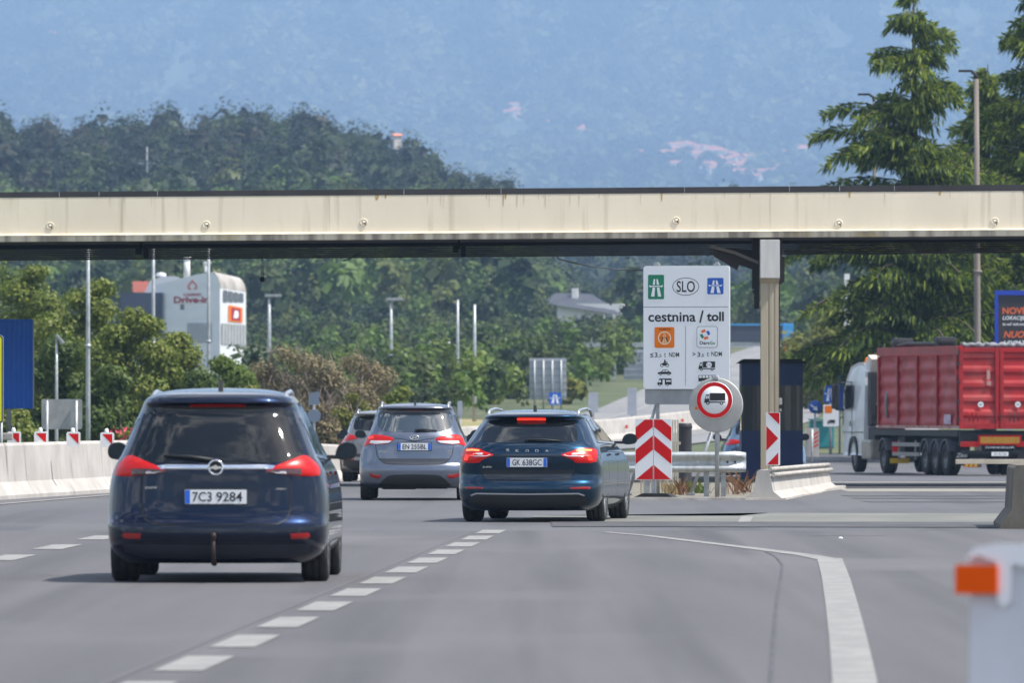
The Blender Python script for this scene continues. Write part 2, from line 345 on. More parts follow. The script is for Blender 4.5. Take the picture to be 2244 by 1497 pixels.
class Shape:
    def __init__(s, tab, R=.5, n=3.0, Rf=.8, nf=2.4):
        z=[t[0] for t in tab]; s.z0,s.z1=z[0],z[-1]; s.zk=z
        s.W=pchip(z,[t[1] for t in tab]); s.YR=pchip(z,[t[2] for t in tab]); s.YF=pchip(z,[t[3] for t in tab]); s.R0,s.n,s.Rf0,s.nf=R,n,Rf,nf
    def par(s,z):
        w,yr,yf=s.W(z),s.YR(z),s.YF(z); return w,yr,yf,min(s.R0,(yf-yr)*.42),min(s.Rf0,(yf-yr)*.42)
    def f(s,x,z):
        w,yr,yf,R,_=s.par(z); t=min(abs(x)/w,.9995); return yr+R*(1-(1-t**s.n)**(1/s.n))
    def g(s,y,z):
        w,yr,yf,R,Rf=s.par(z)
        if y<yr+R: t=min(max((yr+R-y)/R,0),1); return w*max(1-t**s.n,0)**(1/s.n)
        if y>yf-Rf: t=min(max((y-yf+Rf)/Rf,0),1); return w*max(1-t**s.nf,0)**(1/s.nf)
        return w
    def body_mb(s):
        zs=sorted(set([round(v,4) for v in s.zk]+[round(float(v),4) for v in np.arange(s.z0,s.z1,.022)]))
        mb=MB(); K=16; rings=[]
        for z in zs:
            w,yr,yf,R,Rf=s.par(z); pts=[]
            for k in range(K+1):
                th=pi/2*k/K; pts.append((w*sin(th)**(2/s.n), yr+R*(1-cos(th)**(2/s.n) if k<K else 1)))
            for k in range(1,12): pts.append((w, yr+R+(yf-Rf-yr-R)*k/12))
            for k in range(K,-1,-1):
                th=pi/2*k/K; pts.append((w*sin(th)**(2/s.nf), yf-Rf*(1-cos(th)**(2/s.nf) if k<K else 1)))
            full=pts+[(-x,y) for x,y in pts[-2:0:-1]]
            rings.append([(x,y,z) for x,y in full])
        n=len(rings[0]); vs=[p for r in rings for p in r]; fs=[]
        for j in range(len(rings)-1):
            for i in range(n): fs.append((j*n+i,j*n+(i+1)%n,(j+1)*n+(i+1)%n,(j+1)*n+i))
        fs.append(tuple(range(n-1,-1,-1))); fs.append(tuple((len(rings)-1)*n+i for i in range(n)))
        mb.add(vs,fs,0,True); return mb
def densify(poly, d):
    o=[]; n=len(poly)
    for i in range(n):
        a,b=poly[i],poly[(i+1)%n]; L_=math.hypot(b[0]-a[0],b[1]-a[1]); k=max(1,int(math.ceil(L_/d)))
        o += [(a[0]+(b[0]-a[0])*j/k,a[1]+(b[1]-a[1])*j/k) for j in range(k)]
    return o
def inside(p, poly):
    c=False; n=len(poly)
    for i in range(n):
        a,b=poly[i],poly[i-1]
        if (a[1]>p[1])!=(b[1]>p[1]) and p[0]<(b[0]-a[0])*(p[1]-a[1])/(b[1]-a[1])+a[0]: c=not c
    return c
def segd(p,a,b):
    ax,ay=b[0]-a[0],b[1]-a[1]; t=max(0,min(1,((p[0]-a[0])*ax+(p[1]-a[1])*ay)/(ax*ax+ay*ay+1e-12))); return math.hypot(p[0]-a[0]-t*ax,p[1]-a[1]-t*ay)
def smoothpoly(poly, it=2):
    for _ in range(it):
        o=[]
        for i in range(len(poly)):
            a,b=poly[i],poly[(i+1)%len(poly)]
            o += [(a[0]*.75+b[0]*.25,a[1]*.75+b[1]*.25),(a[0]*.25+b[0]*.75,a[1]*.25+b[1]*.75)]
        poly=o
    return poly
def patch(mb, poly, surf, off=.004, puff=0.0, pr=.03, skirt=.02, d=.04, mi=0):
    """a shell laid on a car's surface: surf(u,v,off) -> point"""
    b=densify(poly,d); us=[p[0] for p in b]; vs_=[p[1] for p in b]; pts=list(b)
    y=min(vs_)+d/2
    while y<max(vs_):
        x=min(us)+d/2
        while x<max(us):
            if inside((x,y),b) and min(segd((x,y),b[i],b[i-1]) for i in range(len(b)))>d*.35: pts.append((x,y))
            x+=d
        y+=d
    r=geometry.delaunay_2d_cdt([Vector(p) for p in pts],[],[list(range(len(b)))],1,1e-6)
    V2,Ft=r[0],r[2]; vs=[]
    for v in V2:
        o=off
        if puff:
            ds=min(segd((v.x,v.y),b[i],b[i-1]) for i in range(len(b))); t=min(ds/pr,1); o=off+puff*math.sqrt(max(0,1-(1-t)**2))
        vs.append(surf(v.x,v.y,o))
    fs=[tuple(f) for f in Ft]; ec={}
    for f in fs:
        for i in range(3):
            e=(f[i],f[(i+1)%3]); kk=tuple(sorted(e)); ec.setdefault(kk,[]).append(e)
    mb.add(vs,fs,mi,True)
    be=[e[0] for e in ec.values() if len(e)==1]; idx={}; v2=[];
    for a,c in be:
        for q in (a,c):
            if q not in idx:
                idx[q]=len(v2); v2 += [vs[q],surf(V2[q].x,V2[q].y,-skirt)]
    mb.add(v2,[(idx[a],idx[c],idx[c]+1,idx[a]+1) for a,c in be],mi)
    return mb
def ribbon(mb, pts, surf, w, off=.0015, mi=0, d=.05):
    Q=[]
    for i in range(len(pts)-1):
        a,b=pts[i],pts[i+1]; k=max(1,int(math.hypot(b[0]-a[0],b[1]-a[1])/d)); Q += [(a[0]+(b[0]-a[0])*j/k,a[1]+(b[1]-a[1])*j/k) for j in range(k)]
    Q.append(pts[-1]); vs=[]
    for i,p in enumerate(Q):
        a,b=Q[max(i-1,0)],Q[min(i+1,len(Q)-1)]; L_=math.hypot(b[0]-a[0],b[1]-a[1])+1e-9; n_=(-(b[1]-a[1])/L_*w/2,(b[0]-a[0])/L_*w/2)
        vs += [surf(p[0]+n_[0],p[1]+n_[1],off),surf(p[0]-n_[0],p[1]-n_[1],off)]
    mb.add(vs,[(2*i,2*i+1,2*i+3,2*i+2) for i in range(len(Q)-1)],mi)
def mirror(half): return half+[(-x,z) for x,z in half[::-1] if abs(x)>1e-6]
def make_wheel(root, x, y, r, w, spokes=10, side=1):
    wh=thing_part('wheel',root,(x,y,r))
    mb=MB(); k=w/2
    mb.lathe([(r*.66,-k*.9),(r*.72,-k),(r*.9,-k*1.02),(r*.975,-k*.86),(r,-k*.6),(r,-k*.32),(r*.985,-k*.3),(r*.985,-k*.24),(r,-k*.22),(r,k*.22),(r*.985,k*.24),(r*.985,k*.3),(r,k*.32),(r,k*.6),(r*.975,k*.86),(r*.9,k*1.02),(r*.72,k),(r*.66,k*.9)],'x',n=40)
    mb.build('tyre',m_tyre,wh)
    mb=MB(); s=side
    mb.lathe([(r*.67,-k*.85),(r*.62,-k*.6),(r*.60,k*.5),(r*.62,k*.8),(r*.68,k*.92),(r*.70,k*.95)] if s>0 else [(r*.67,k*.85),(r*.62,k*.6),(r*.60,-k*.5),(r*.62,-k*.8),(r*.68,-k*.92),(r*.70,-k*.95)],'x',n=40)
    mb.cyl((s*k*.35,0,0),(s*k*.95,0,0),r*.16,r*.13,16)
    for i in range(spokes):
        a=2*pi*i/spokes; T=Matrix.Rotation(a,4,'X')
        mb.add([T@Vector(p) for p in [(s*k*.62,-.022,r*.1),(s*k*.62,.022,r*.1),(s*k*.70,.030,r*.66),(s*k*.70,-.030,r*.66),(s*k*.9,-.016,r*.1),(s*k*.9,.016,r*.1),(s*k*.93,.024,r*.66),(s*k*.93,-.024,r*.66)]],[(0,1,2,3),(4,5,6,7),(0,1,5,4),(1,2,6,5),(2,3,7,6),(3,0,4,7)])
    mb.lathe([(r*.60,-s*k*.1),(.03,-s*k*.1)],'x',n=24,mi=1)
    mb.build('rim',[m_rim,m_darkplastic],wh)
def thing_part(name, root, loc=(0,0,0)):
    o=bpy.data.objects.new(name,None); o.empty_display_size=.1; return put(o,root,loc)

def car(name, label, cat, X, Y, psi, sh, pm, spec, group=None):
    """spec: dict of rear-surface outlines (right half, metres) and lettering"""
    z0=H(Y+1.0)
    root=thing(name,label,cat,(X,Y,z0),-psi,group)
    RS=lambda x,z,o:(x,sh.f(x,z)-o,z)
    def SS(sg): return lambda y,z,o:(sg*(sh.g(y,z)+o),y,z)
    # body with wheel wells cut out
    body=sh.body_mb().build('body',[pm,m_underside,m_seam],root)
    r,tw=spec['r'],spec.get('tw',.22); ya,yb=spec['axles']; tx=spec['track']
    cut=MB()
    for y in (ya,yb):
        for sg in (-1,1):
            cut.tube([(sg*(tx-tw*.75),y,r+.01),(sg*1.3,y,r+.01)],[r+.045]*2,40,1)
    cm=cut.build('cutter',[pm,m_underside]); mod=body.modifiers.new('b','BOOLEAN'); mod.object=cm; mod.operation='DIFFERENCE'; mod.solver='EXACT'
    dg=bpy.context.evaluated_depsgraph_get(); me=bpy.data.meshes.new_from_object(body.evaluated_get(dg)); body.modifiers.clear(); old=body.data; body.data=me; me.name='body'
    bpy.data.objects.remove(cm)
    zb=spec.get('zdark',.2)
    for p in me.polygons:
        c=p.center
        if p.material_index==0 and (p.normal.z<-.92 and c.z<.35): p.material_index=1
    # gaps between panels and creases drawn as dark lines, joined to the body's own mesh
    gm=MB()
    for pts in spec.get('gaps',[]):
        ribbon(gm,pts,RS,.011,.002); ribbon(gm,[(-x,z) for x,z in pts],RS,.011,.002)
    for pts in spec.get('side_gaps',[]):
        for sg in (-1,1): ribbon(gm,pts,SS(sg),.009,.002)
    if gm.v:
        bm=bmesh.new(); bm.from_mesh(me); o=[bm.verts.new(v) for v in gm.v]
        for f in gm.f:
            try: q=bm.faces.new([o[i] for i in f]); q.material_index=2
            except ValueError: pass
        bm.to_mesh(me); bm.free()
    def rear(nm, polys, m, off=.004, puff=0, pr=.03, par=root, d=.04, lab=None):
        mb=MB()
        for p in polys: patch(mb,p,RS,off,puff,pr,d=d)
        o=mb.build(nm,m,par)
        if lab: o['label']=lab
        return o
    gl=spec.get('glass_mat',m_glass)
    rear('rear_window',[smoothpoly(mirror(spec['glass']),1)],gl,.003)
    if 'frit' in spec: rear('window_band',[mirror(spec['frit'])],mat('gloss_black',(.008,.008,.009),.06,coat=1),.006)
    for nm,half,m,off,puff in spec.get('center',[]): rear(nm,[mirror(half)],m,off,puff,.02,d=.03)
    for sg in (-1,1):
        lt=None
        for i,(half,m,off,puff) in enumerate(spec['lamps']):
            p=[(sg*x,z) for x,z in half]
            if lt is None: lt=rear('tail_light',[smoothpoly(p,1)],m,off,puff,.04,d=.03)
            else: rear('lamp_lens',[p],m,off,puff,.02,par=lt,d=.025)
        if 'refl' in spec: rear('bumper_reflector',[[(sg*x,z) for x,z in spec['refl']]],m_reflred,.006,.004,.02,d=.03)
        if spec.get('rails'):
            x0,zr,y0,y1,hh=spec['rails']; mb=MB()
            mb.tube([(sg*x0,y0,zr-.03),(sg*x0,y0+.05,zr+hh*.6),(sg*x0,y0+.22,zr+hh),(sg*(x0+.01),(y0+y1)/2,zr+hh+.02),(sg*x0,y1-.2,zr+hh),(sg*x0,y1,zr-.03)],.019,8); mb.build('roof_rail',spec.get('railmat',m_silver),root)
        mx_,my,mz,mw,mh=spec['mirror']; mb=MB()
        prof=[(0,mh*.15),(mw*.12,mh*.75),(mw*.45,mh),(mw*.85,mh*.92),(mw,mh*.6),(mw*.98,mh*.2),(mw*.8,0),(mw*.25,-.01)]
        pr=smoothpoly(prof,2); a=[(sg*(mx_+p[0]),my,mz+p[1]) for p in pr]; b2=[(sg*(mx_+mw*.5+(p[0]-mw*.5)*.75),my+.10,mz+mh*.5+(p[1]-mh*.5)*.7) for p in pr]; n=len(a)
        mb.add(a+b2,[tuple(range(n)),tuple(range(2*n-1,n-1,-1))]+[(i,(i+1)%n,n+(i+1)%n,n+i) for i in range(n)],0,False)
        mb.box((sg*(mx_-.03),my+.04,mz+.02),(.14,.05,.035),0)
        mr=mb.build('wing_mirror',m_darkplastic if not spec.get('mirrorpaint') else pm,root)
        mb=MB(); q=[(mx_+mw*.5+(p[0]-mw*.5)*.88,mz+mh*.5+(p[1]-mh*.5)*.85) for p in pr]; mb.flat([(sg*x,z) for x,z in q],my-.003); mb.build('mirror_glass',mat('mirror_face',(.012,.022,.032),.25,spec=.3),mr)
        for poly in spec.get('side_glass',[]):
            mb=MB(); patch(mb,poly,SS(sg),.004,d=.07); mb.build('side_window',m_glass,root)
        if spec.get('side_trim'):
            mb=MB(); ribbon(mb,spec['side_trim'],SS(sg),.022,.008); mb.build('window_trim',m_chrome,root)
        for (hy,hz) in spec.get('handles',[]):
            mb=MB(); x=sh.g(hy,hz); mb.box((sg*(x+.018),hy,hz),(.022,.2,.028),0,bev=.008); mb.build('door_handle',pm,root)
        for y in (ya,yb): make_wheel(root,sg*(tx-tw/2+.0),y,r,tw,spec.get('spokes',10),sg)
        mb=MB(); 
    # windscreen
    zs=spec['screen']; ws=MB(); vs=[]; K=10
    for z in np.linspace(zs[0],zs[1],8):
        w,yr,yf,R,Rf=sh.par(float(z))
        for k in range(-K,K+1):
            x=w*.84*k/K; t=abs(x)/w; vs.append((x,yf-Rf*(1-(1-t**sh.nf)**(1/sh.nf))+.006,float(z)+.004))
    ws.add(vs,[(j*(2*K+1)+i,j*(2*K+1)+i+1,(j+1)*(2*K+1)+i+1,(j+1)*(2*K+1)+i) for j in range(7) for i in range(2*K)],0,True); ws.build('windscreen',m_glass,root)
    # number plate
    pw,ph,pz,ptxt=spec['plate']; py=sh.f(0,pz)-.022
    mb=MB(); mb.prism(rrect(-pw,pz-ph,pw,pz+ph,.008),py,py+.02,0); mb.prism(rrect(-pw-.012,pz-ph-.012,pw+.012,pz+ph+.012,.01),py+.008,py+.026,1)
    pl=mb.build('number_plate',[m_plate,m_darkplastic],root)
    mb=MB(); eb=.045
    mb.flat([(-pw+.002,pz-ph+.003),(-pw+eb,pz-ph+.003),(-pw+eb,pz+ph-.003),(-pw+.002,pz+ph-.003)],py-.002)
    if spec.get('italian'): mb.flat([(pw-eb,pz-ph+.003),(pw-.002,pz-ph+.003),(pw-.002,pz+ph-.003),(pw-eb,pz+ph-.003)],py-.002)
    mb.build('plate_band',mat('plate_blue',(.015,.13,.60),.4),pl)
    mb=MB()
    for (s_,tx_,tw_) in ptxt: text(mb,s_,tx_,pz,py-.003,h=ph*1.36,w=tw_,bold=.012)
    mb.build('lettering',m_platetext,pl)
    for args in spec.get('badges',[]):
        s_,bx,bz,bw,bh=args[:5]; mb=MB(); yy=sh.f(bx,bz)-.006; text(mb,s_,bx,bz,yy,h=bh,w=bw,bold=.01,shear=args[5] if len(args)>5 else 0); mb.build('badge_lettering',m_chrome,root)
    # wiper
    if 'wiper' in spec:
        (xa,za),(xb,zb_)=spec['wiper']; mb=MB(); A=Vector((xa,sh.f(xa,za)-.03,za)); B=Vector((xb,sh.f(xb,zb_)-.02,zb_))
        mb.tube([A,A*.5+B*.5+Vector((0,-.012,.012)),B],[.016,.013,.007],6); C_=A.lerp(B,.25)
        mb.box(A,(.05,.03,.035),0,bev=.008)
        mb.build('rear_wiper',m_darkplastic,root)
    ax_,az=spec['antenna']; mb=MB(); mb.prism([(ax_-.09,az-.02),(ax_+.05,az-.02),(ax_-.02,az+.055),(ax_-.06,az+.06)],-.018,.018,0,plane='yz')
    if spec.get('whip'): mb.tube([(0,ax_-.03,az+.03),(0,ax_-.28,az+.17)],[.004,.003],5)
    mb.build('roof_aerial',m_darkplastic,root)
    # exhaust, axle and tank below
    mb=MB(); mb.box((0,(ya+.2),.24),(tx*1.5,.12,.1)); mb.box((.05,1.7,.22),(.9,2.0,.08)); mb.box((-.25,.45,.235),(.55,.25,.12),bev=.03)
    mb.tube([(.42,.14,.24),(.42,.9,.24)],.035,8); mb.build('undercarriage',m_underside,root)
    return root, sh, RS

# --- dark blue people carrier (rear end, metres from the photograph)
Z=Shape([(.17,.80,.16,4.40),(.25,.885,.07,4.55),(.34,.925,.02,4.64),(.42,.935,.0,4.66),(.50,.937,.004,4.65),(.535,.937,.03,4.64),(.60,.938,.062,4.62),(.75,.932,.078,4.52),(.86,.920,.085,4.36),(.96,.895,.09,4.05),(1.03,.865,.115,3.70),(1.08,.835,.145,3.52),(1.20,.785,.215,3.22),(1.35,.728,.31,2.88),(1.48,.675,.395,2.52),(1.515,.66,.375,2.40),(1.535,.65,.345,2.33),(1.575,.62,.37,2.20),(1.61,.56,.47,2.12),(1.635,.46,.66,2.05),(1.652,.32,.95,1.98),(1.66,.16,1.25,1.88)],R=.52,n=3.0)
pz=paint('navy_metallic',(.0028,.0090,.030),.9,.32)
zspec=dict(r=.325,tw=.225,axles=(.92,3.68),track=.925,
 glass=[(0,1.508),(.40,1.504),(.60,1.482),(.648,1.44),(.69,1.27),(.742,1.09),(.70,1.04),(.49,1.022),(0,1.016)],
 center=[('brake_light',[(0,1.522),(.235,1.518),(.235,1.493),(0,1.497)],mat('brake_unlit',(.25,.006,.006),.15,coat=1),.012,.003),
         ('plate_recess',[(0,.828),(.395,.828),(.375,.78),(.30,.668),(.27,.652),(0,.652)],paint('navy_recess',(.0024,.0078,.026),.9,.32),.004,0),
         ('chrome_strip',[(0,1.006),(.42,1.008),(.50,1.000),(.50,.974),(.40,.968),(0,.966)],m_chrome,.012,.010),
         ('lower_bumper',[(0,.330),(.70,.336),(.80,.330),(.78,.262),(.60,.215),(0,.205)],mat('navy_black',(.010,.014,.026),.45),.006,.0)],
 lamps=[([(.46,.972),(.50,.998),(.62,1.045),(.72,1.088),(.765,1.085),(.815,1.045),(.868,.99),(.878,.93),(.86,.908),(.65,.912),(.41,.945)],m_lampred,.010,.012),
        ([(.425,.947),(.47,.967),(.60,.975),(.722,.972),(.722,.918),(.63,.917),(.50,.932)],m_lampdark,.0225,.004),
        ([(.47,.948),(.60,.956),(.60,.930),(.52,.935)],m_lampclear,.0245,.004)],
 refl=[(.632,.424),(.786,.430),(.800,.400),(.775,.380),(.640,.376)],
 gaps=[[(.635,.91),(.632,.76),(.628,.62),(.60,.545),(.53,.507),(.4,.497),(0,.494)],[(.93,.52),(.62,.345),(0,.345)][1:]],
 side_gaps=[[(1.30,1.02),(1.25,.75),(1.28,.5)],[(2.42,1.06),(2.42,.35)],[(1.32,.34),(3.3,.34)],[(3.42,.98),(3.36,.4)]],
 side_glass=[[(.62,1.40),(.72,1.10),(1.32,1.09),(1.32,1.44)],[(1.37,1.44),(1.37,1.09),(2.38,1.07),(2.30,1.46)],[(2.40,1.45),(2.46,1.07),(3.22,1.06),(2.72,1.38)]],
 side_trim=[(.66,1.07),(1.4,1.055),(2.4,1.04),(3.28,1.03)],handles=[(1.45,.93),(2.6,.92)],
 rails=(.565,1.575,.68,2.2,.035),mirror=(.90,2.95,1.035,.20,.155),screen=(1.08,1.55),
 plate=(.262,.060,.735,[('7C3',-.115,.165),('9284',.115,.22)]),
 badges=[('ZAFIRA',-.535,.812,.14,.018),('TURBO',.535,.802,.12,.016)],
 wiper=((.0,1.045),(-.45,1.085)),antenna=(.95,1.665))
zx=(472-CX)/F*72.2
zr,zs_,zRS=car('people_carrier','navy blue people carrier with a chrome tailgate strip and a tow bar, nearest car','car',zx,72.2,.016,Z,pz,zspec)
def roundel(root, sh, z, r, kind):
    y=sh.f(0,z)-.03; mb=MB()
    if kind=='bolt':
        mb.lathe([(r*.74,.016),(r*.74,0),(r*.82,-.012),(r,-.008),(r*1.02,.02)],'y',(0,y,z),32)
        mb.flat([(-r*1.05,z-.008),(-.012,z-.010),(-.005,z-.022),(r*1.05,z+.008),(.012,z+.010),(.005,z+.022)],y-.006)
        mb.cyl((0,y+.012,z),(0,y+.02,z),r*.75,mi=1,n=24)
    else:
        n=36; vs=[]
        for i in range(n):
            t=2*pi*i/n
            for rr,yy in ((1,.014),(.96,-.004),(.80,-.004),(.76,.014)): vs.append((r*rr*cos(t)*1.0,y+yy,z+r*.56*rr*sin(t)))
        mb.add(vs,[(4*i+j,4*i+j+1,4*((i+1)%n)+j+1,4*((i+1)%n)+j) for i in range(n) for j in range(3)],0,True)
        mb.flat([(-r*.62,z-r*.42),(-r*.38,z-r*.47),(-.016,z-.012),(.01,z-.004),(.0,z+.006),(-.03,z+.012)],y-.003); mb.flat([(r*.62,z+r*.42),(r*.38,z+r*.47),(.016,z+.012),(-.01,z+.004),(0,z-.006),(.03,z-.012)],y-.003)
        mb.flat([(-r*.58,z-r*.4),(-r*.40,z-r*.45),(-r*.16,z+r*.44),(-r*.34,z+r*.40)],y-.004); mb.flat([(r*.16,z-r*.44),(r*.34,z-r*.40),(r*.58,z+r*.4),(r*.40,z+r*.45)],y-.004)
    mb.build('emblem',[m_chrome,m_darkplastic],root)
roundel(zr,Z,.984,.068,'bolt')
mb=MB(); mb.tube([(-.012,.10,.17),(-.012,-.03,.175),(-.012,-.09,.22),(-.012,-.10,.38)],[.024,.024,.021,.016],10)
mb.lathe([(.001,.435),(.018,.43),(.028,.41),(.028,.395),(.018,.375),(.016,.36)],'z',(-.012,-.10,0),16)
mb.build('tow_bar',mat('rusty_steel',(.026,.020,.020),.6,.5,c2=(.05,.028,.024),ns=20),zr)

# --- blue estate
S=Shape([(.15,.80,.17,4.55),(.22,.88,.07,4.70),(.33,.922,.01,4.82),(.43,.932,.0,4.86),(.50,.934,.012,4.86),(.545,.934,.045,4.85),(.62,.934,.062,4.82),(.70,.932,.05,4.76),(.79,.925,.035,4.62),(.865,.91,.032,4.35),(.885,.905,.055,4.25),(.97,.875,.10,3.80),(1.02,.845,.15,3.56),(1.12,.79,.29,3.22),(1.25,.72,.47,2.85),(1.335,.668,.595,2.52),(1.352,.66,.53,2.44),(1.366,.648,.495,2.38),(1.395,.61,.545,2.24),(1.425,.53,.70,2.14),(1.448,.40,.98,2.06),(1.462,.20,1.35,1.95)],R=.55,n=3.0)
ps=paint('petrol_blue_metallic',(.004,.028,.060),.9,.32)
sspec=dict(r=.335,tw=.235,axles=(1.02,3.86),track=.925,
 glass=[(0,1.338),(.40,1.334),(.54,1.318),(.575,1.28),(.60,1.20),(.635,1.08),(.625,1.045),(.5,1.034),(0,1.028)],
 frit=[(0,1.336),(.42,1.332),(.54,1.315),(.50,1.290),(.3,1.298),(0,1.300)],
 center=[('brake_light',[(0,1.345),(.185,1.343),(.185,1.318),(0,1.320)],m_lamplit,.030,.004),
         ('tailgate_panel',[(0,.686),(.598,.682),(.59,.64),(.545,.565),(.50,.556),(0,.552)],mat('black_panel',(.008,.014,.024),.25,coat=.5),.005,0),
         ('diffuser',[(0,.345),(.66,.352),(.735,.33),(.79,.27),(.74,.215),(.5,.185),(0,.18)],m_darkplastic,.006,0),
         ('diffuser_trim',[(0,.372),(.67,.380),(.745,.352),(.735,.338),(.665,.362),(0,.355)],m_silver,.010,.004)],
 lamps=[([(.425,.872),(.50,.900),(.60,.93),(.615,.952),(.74,.965),(.86,.955),(.885,.90),(.885,.82),(.87,.77),(.62,.765),(.605,.802),(.50,.845)],m_lampred,.008,.008),
        ([(.47,.872),(.60,.90),(.72,.895),(.80,.885),(.80,.862),(.70,.855),(.60,.848),(.52,.858)],m_lampclear,.0175,.004),
        ([(.63,.940),(.73,.950),(.82,.944),(.82,.922),(.73,.926),(.63,.918)],m_lampamber,.0175,.004),
        ([(.70,.888),(.82,.878),(.84,.80),(.79,.80),(.77,.86),(.70,.868)],m_lamplit,.019,.003)],
 refl=[(.56,.455),(.80,.462),(.82,.440),(.79,.428),(.57,.428)],
 gaps=[[(.605,.76),(.60,.68),(.58,.60),(.545,.556),(.48,.545),(0,.542)],[(.42,.866),(0,.868)]],  # last line paints shade into the tailgate crease
 side_gaps=[[(1.42,1.0),(1.38,.72),(1.42,.5)],[(2.50,1.02),(2.50,.32)],[(1.5,.30),(3.4,.30)],[(3.55,.95),(3.5,.4)],[(.95,.90),(2.0,.905),(3.8,.88)]],
 side_glass=[[(1.02,1.30),(.98,1.21),(.86,1.06),(1.36,1.055),(1.42,1.33)],[(1.47,1.34),(1.43,1.055),(2.46,1.04),(2.38,1.35)],[(2.47,1.345),(2.53,1.04),(3.30,1.02),(2.78,1.30)]],
 side_trim=[(1.40,1.345),(1.02,1.32),(.96,1.22),(.81,1.045),(1.4,1.035),(2.5,1.02),(3.32,1.0)],handles=[(1.62,.87),(2.72,.87)],
 rails=(.585,1.405,.80,2.5,.045),mirror=(.93,3.02,1.0,.21,.145),screen=(1.03,1.38),italian=True,
 plate=(.262,.058,.775,[('GK',-.135,.105),('638GC',.07,.25)]),
 badges=[(c,x,.925+(.006 if i==0 else 0),.046,.034+(.012 if i==0 else 0)) for i,(c,x) in enumerate(zip('ŠKODA',(-.254,-.127,0,.127,.254)))]+[('SUPERB',-.50,.715,.16,.020)],
 wiper=((-.02,1.065),(.44,1.05)),antenna=(1.05,1.452))
car('estate_car','petrol blue estate car with silver roof rails and its brake lights on','car',(1154-CX)/F*110.2,110.2,.112,S,ps,sspec)

# --- grey mini people carrier
I=Shape([(.20,.80,.14,3.95),(.28,.86,.04,4.04),(.38,.878,.005,4.10),(.48,.884,.0,4.10),(.56,.884,.02,4.08),(.60,.884,.05,4.06),(.72,.872,.07,3.98),(.85,.845,.085,3.80),(.95,.80,.11,3.55),(1.03,.762,.14,3.30),(1.09,.728,.18,3.12),(1.2,.69,.25,2.90),(1.35,.645,.345,2.55),(1.44,.612,.405,2.25),(1.455,.606,.36,2.2),(1.475,.595,.31,2.14),(1.505,.56,.345,2.04),(1.53,.46,.50,1.98),(1.548,.30,.80,1.92),(1.556,.14,1.1,1.86)],R=.5,n=2.9)
pi_=paint('slate_grey_metallic',(.15,.17,.215),.9,.32)
ispec=dict(r=.315,tw=.205,axles=(.72,3.33),track=.87,glass_mat=m_glass2,
 glass=[(0,1.452),(.46,1.446),(.555,1.425),(.60,1.36),(.598,1.21),(.57,1.15),(.49,1.108),(.3,1.092),(0,1.086)],
 frit=[(0,1.455),(.47,1.448),(.56,1.42),(.585,1.37),(.50,1.385),(.25,1.395),(0,1.397)],
 center=[('brake_light',[(0,1.446),(.125,1.445),(.125,1.424),(0,1.425)],MATS['brake_unlit'],.010,.003),
         ('bumper_step',[(0,.668),(.555,.668),(.50,.600),(.44,.588),(0,.584)],mat('grey_dark_panel',(.045,.05,.06),.4),.005,0),
         ('diffuser',[(0,.418),(.34,.408),(.42,.392),(.50,.325),(.58,.24),(.50,.215),(0,.21)],m_darkplastic,.006,0)],
 lamps=[([(.315,.995),(.45,1.03),(.62,1.056),(.70,1.046),(.755,1.015),(.79,.93),(.83,.85),(.80,.862),(.73,.90),(.62,.888),(.40,.908)],m_lampred,.008,.010),
        ([(.41,.918),(.36,.952),(.60,.955),(.70,.955),(.72,.915),(.615,.898)],m_lampclear,.0195,.003),
        ([(.66,1.03),(.73,1.012),(.74,.985),(.66,.99)],m_lamplit,.0205,.003)],
 refl=[(.51,.405),(.70,.430),(.725,.425),(.70,.375),(.62,.352),(.55,.350)],
 gaps=[[(.622,.885),(.60,.74),(.56,.66),(.49,.592),(.40,.578),(0,.572)],[(.315,.992),(.18,.975),(.07,.948),(0,.944)]],
 side_gaps=[[(1.2,1.0),(1.12,.75),(1.15,.5)],[(2.15,1.02),(2.15,.32)]],
 side_glass=[[(.60,1.36),(.66,1.10),(1.22,1.09),(1.22,1.40)],[(1.27,1.40),(1.27,1.09),(2.12,1.06),(2.02,1.41)],[(2.1,1.40),(2.2,1.06),(2.95,1.04),(2.45,1.33)]],
 rails=(.53,1.495,.55,2.0,.045),mirror=(.83,2.75,.985,.20,.14),screen=(1.08,1.44),italian=True,
 plate=(.262,.058,.858,[('EN',-.135,.105),('255BL',.07,.25)]),mirrorpaint=True,
 badges=[('HYUNDAI',-.475,.778,.17,.022),('ix20',.53,.775,.13,.04,.2),('BlueDrive',.545,.735,.11,.018)],
 wiper=((.03,1.125),(.36,1.115)),antenna=(.62,1.552),whip=True)
ir,_,_=car('compact_people_carrier','slate grey compact people carrier with italian number plate, behind the blue estate','car',(908-CX)/F*135.6,135.6,.010,I,pi_,ispec)
roundel(ir,I,1.002,.078,'oval')

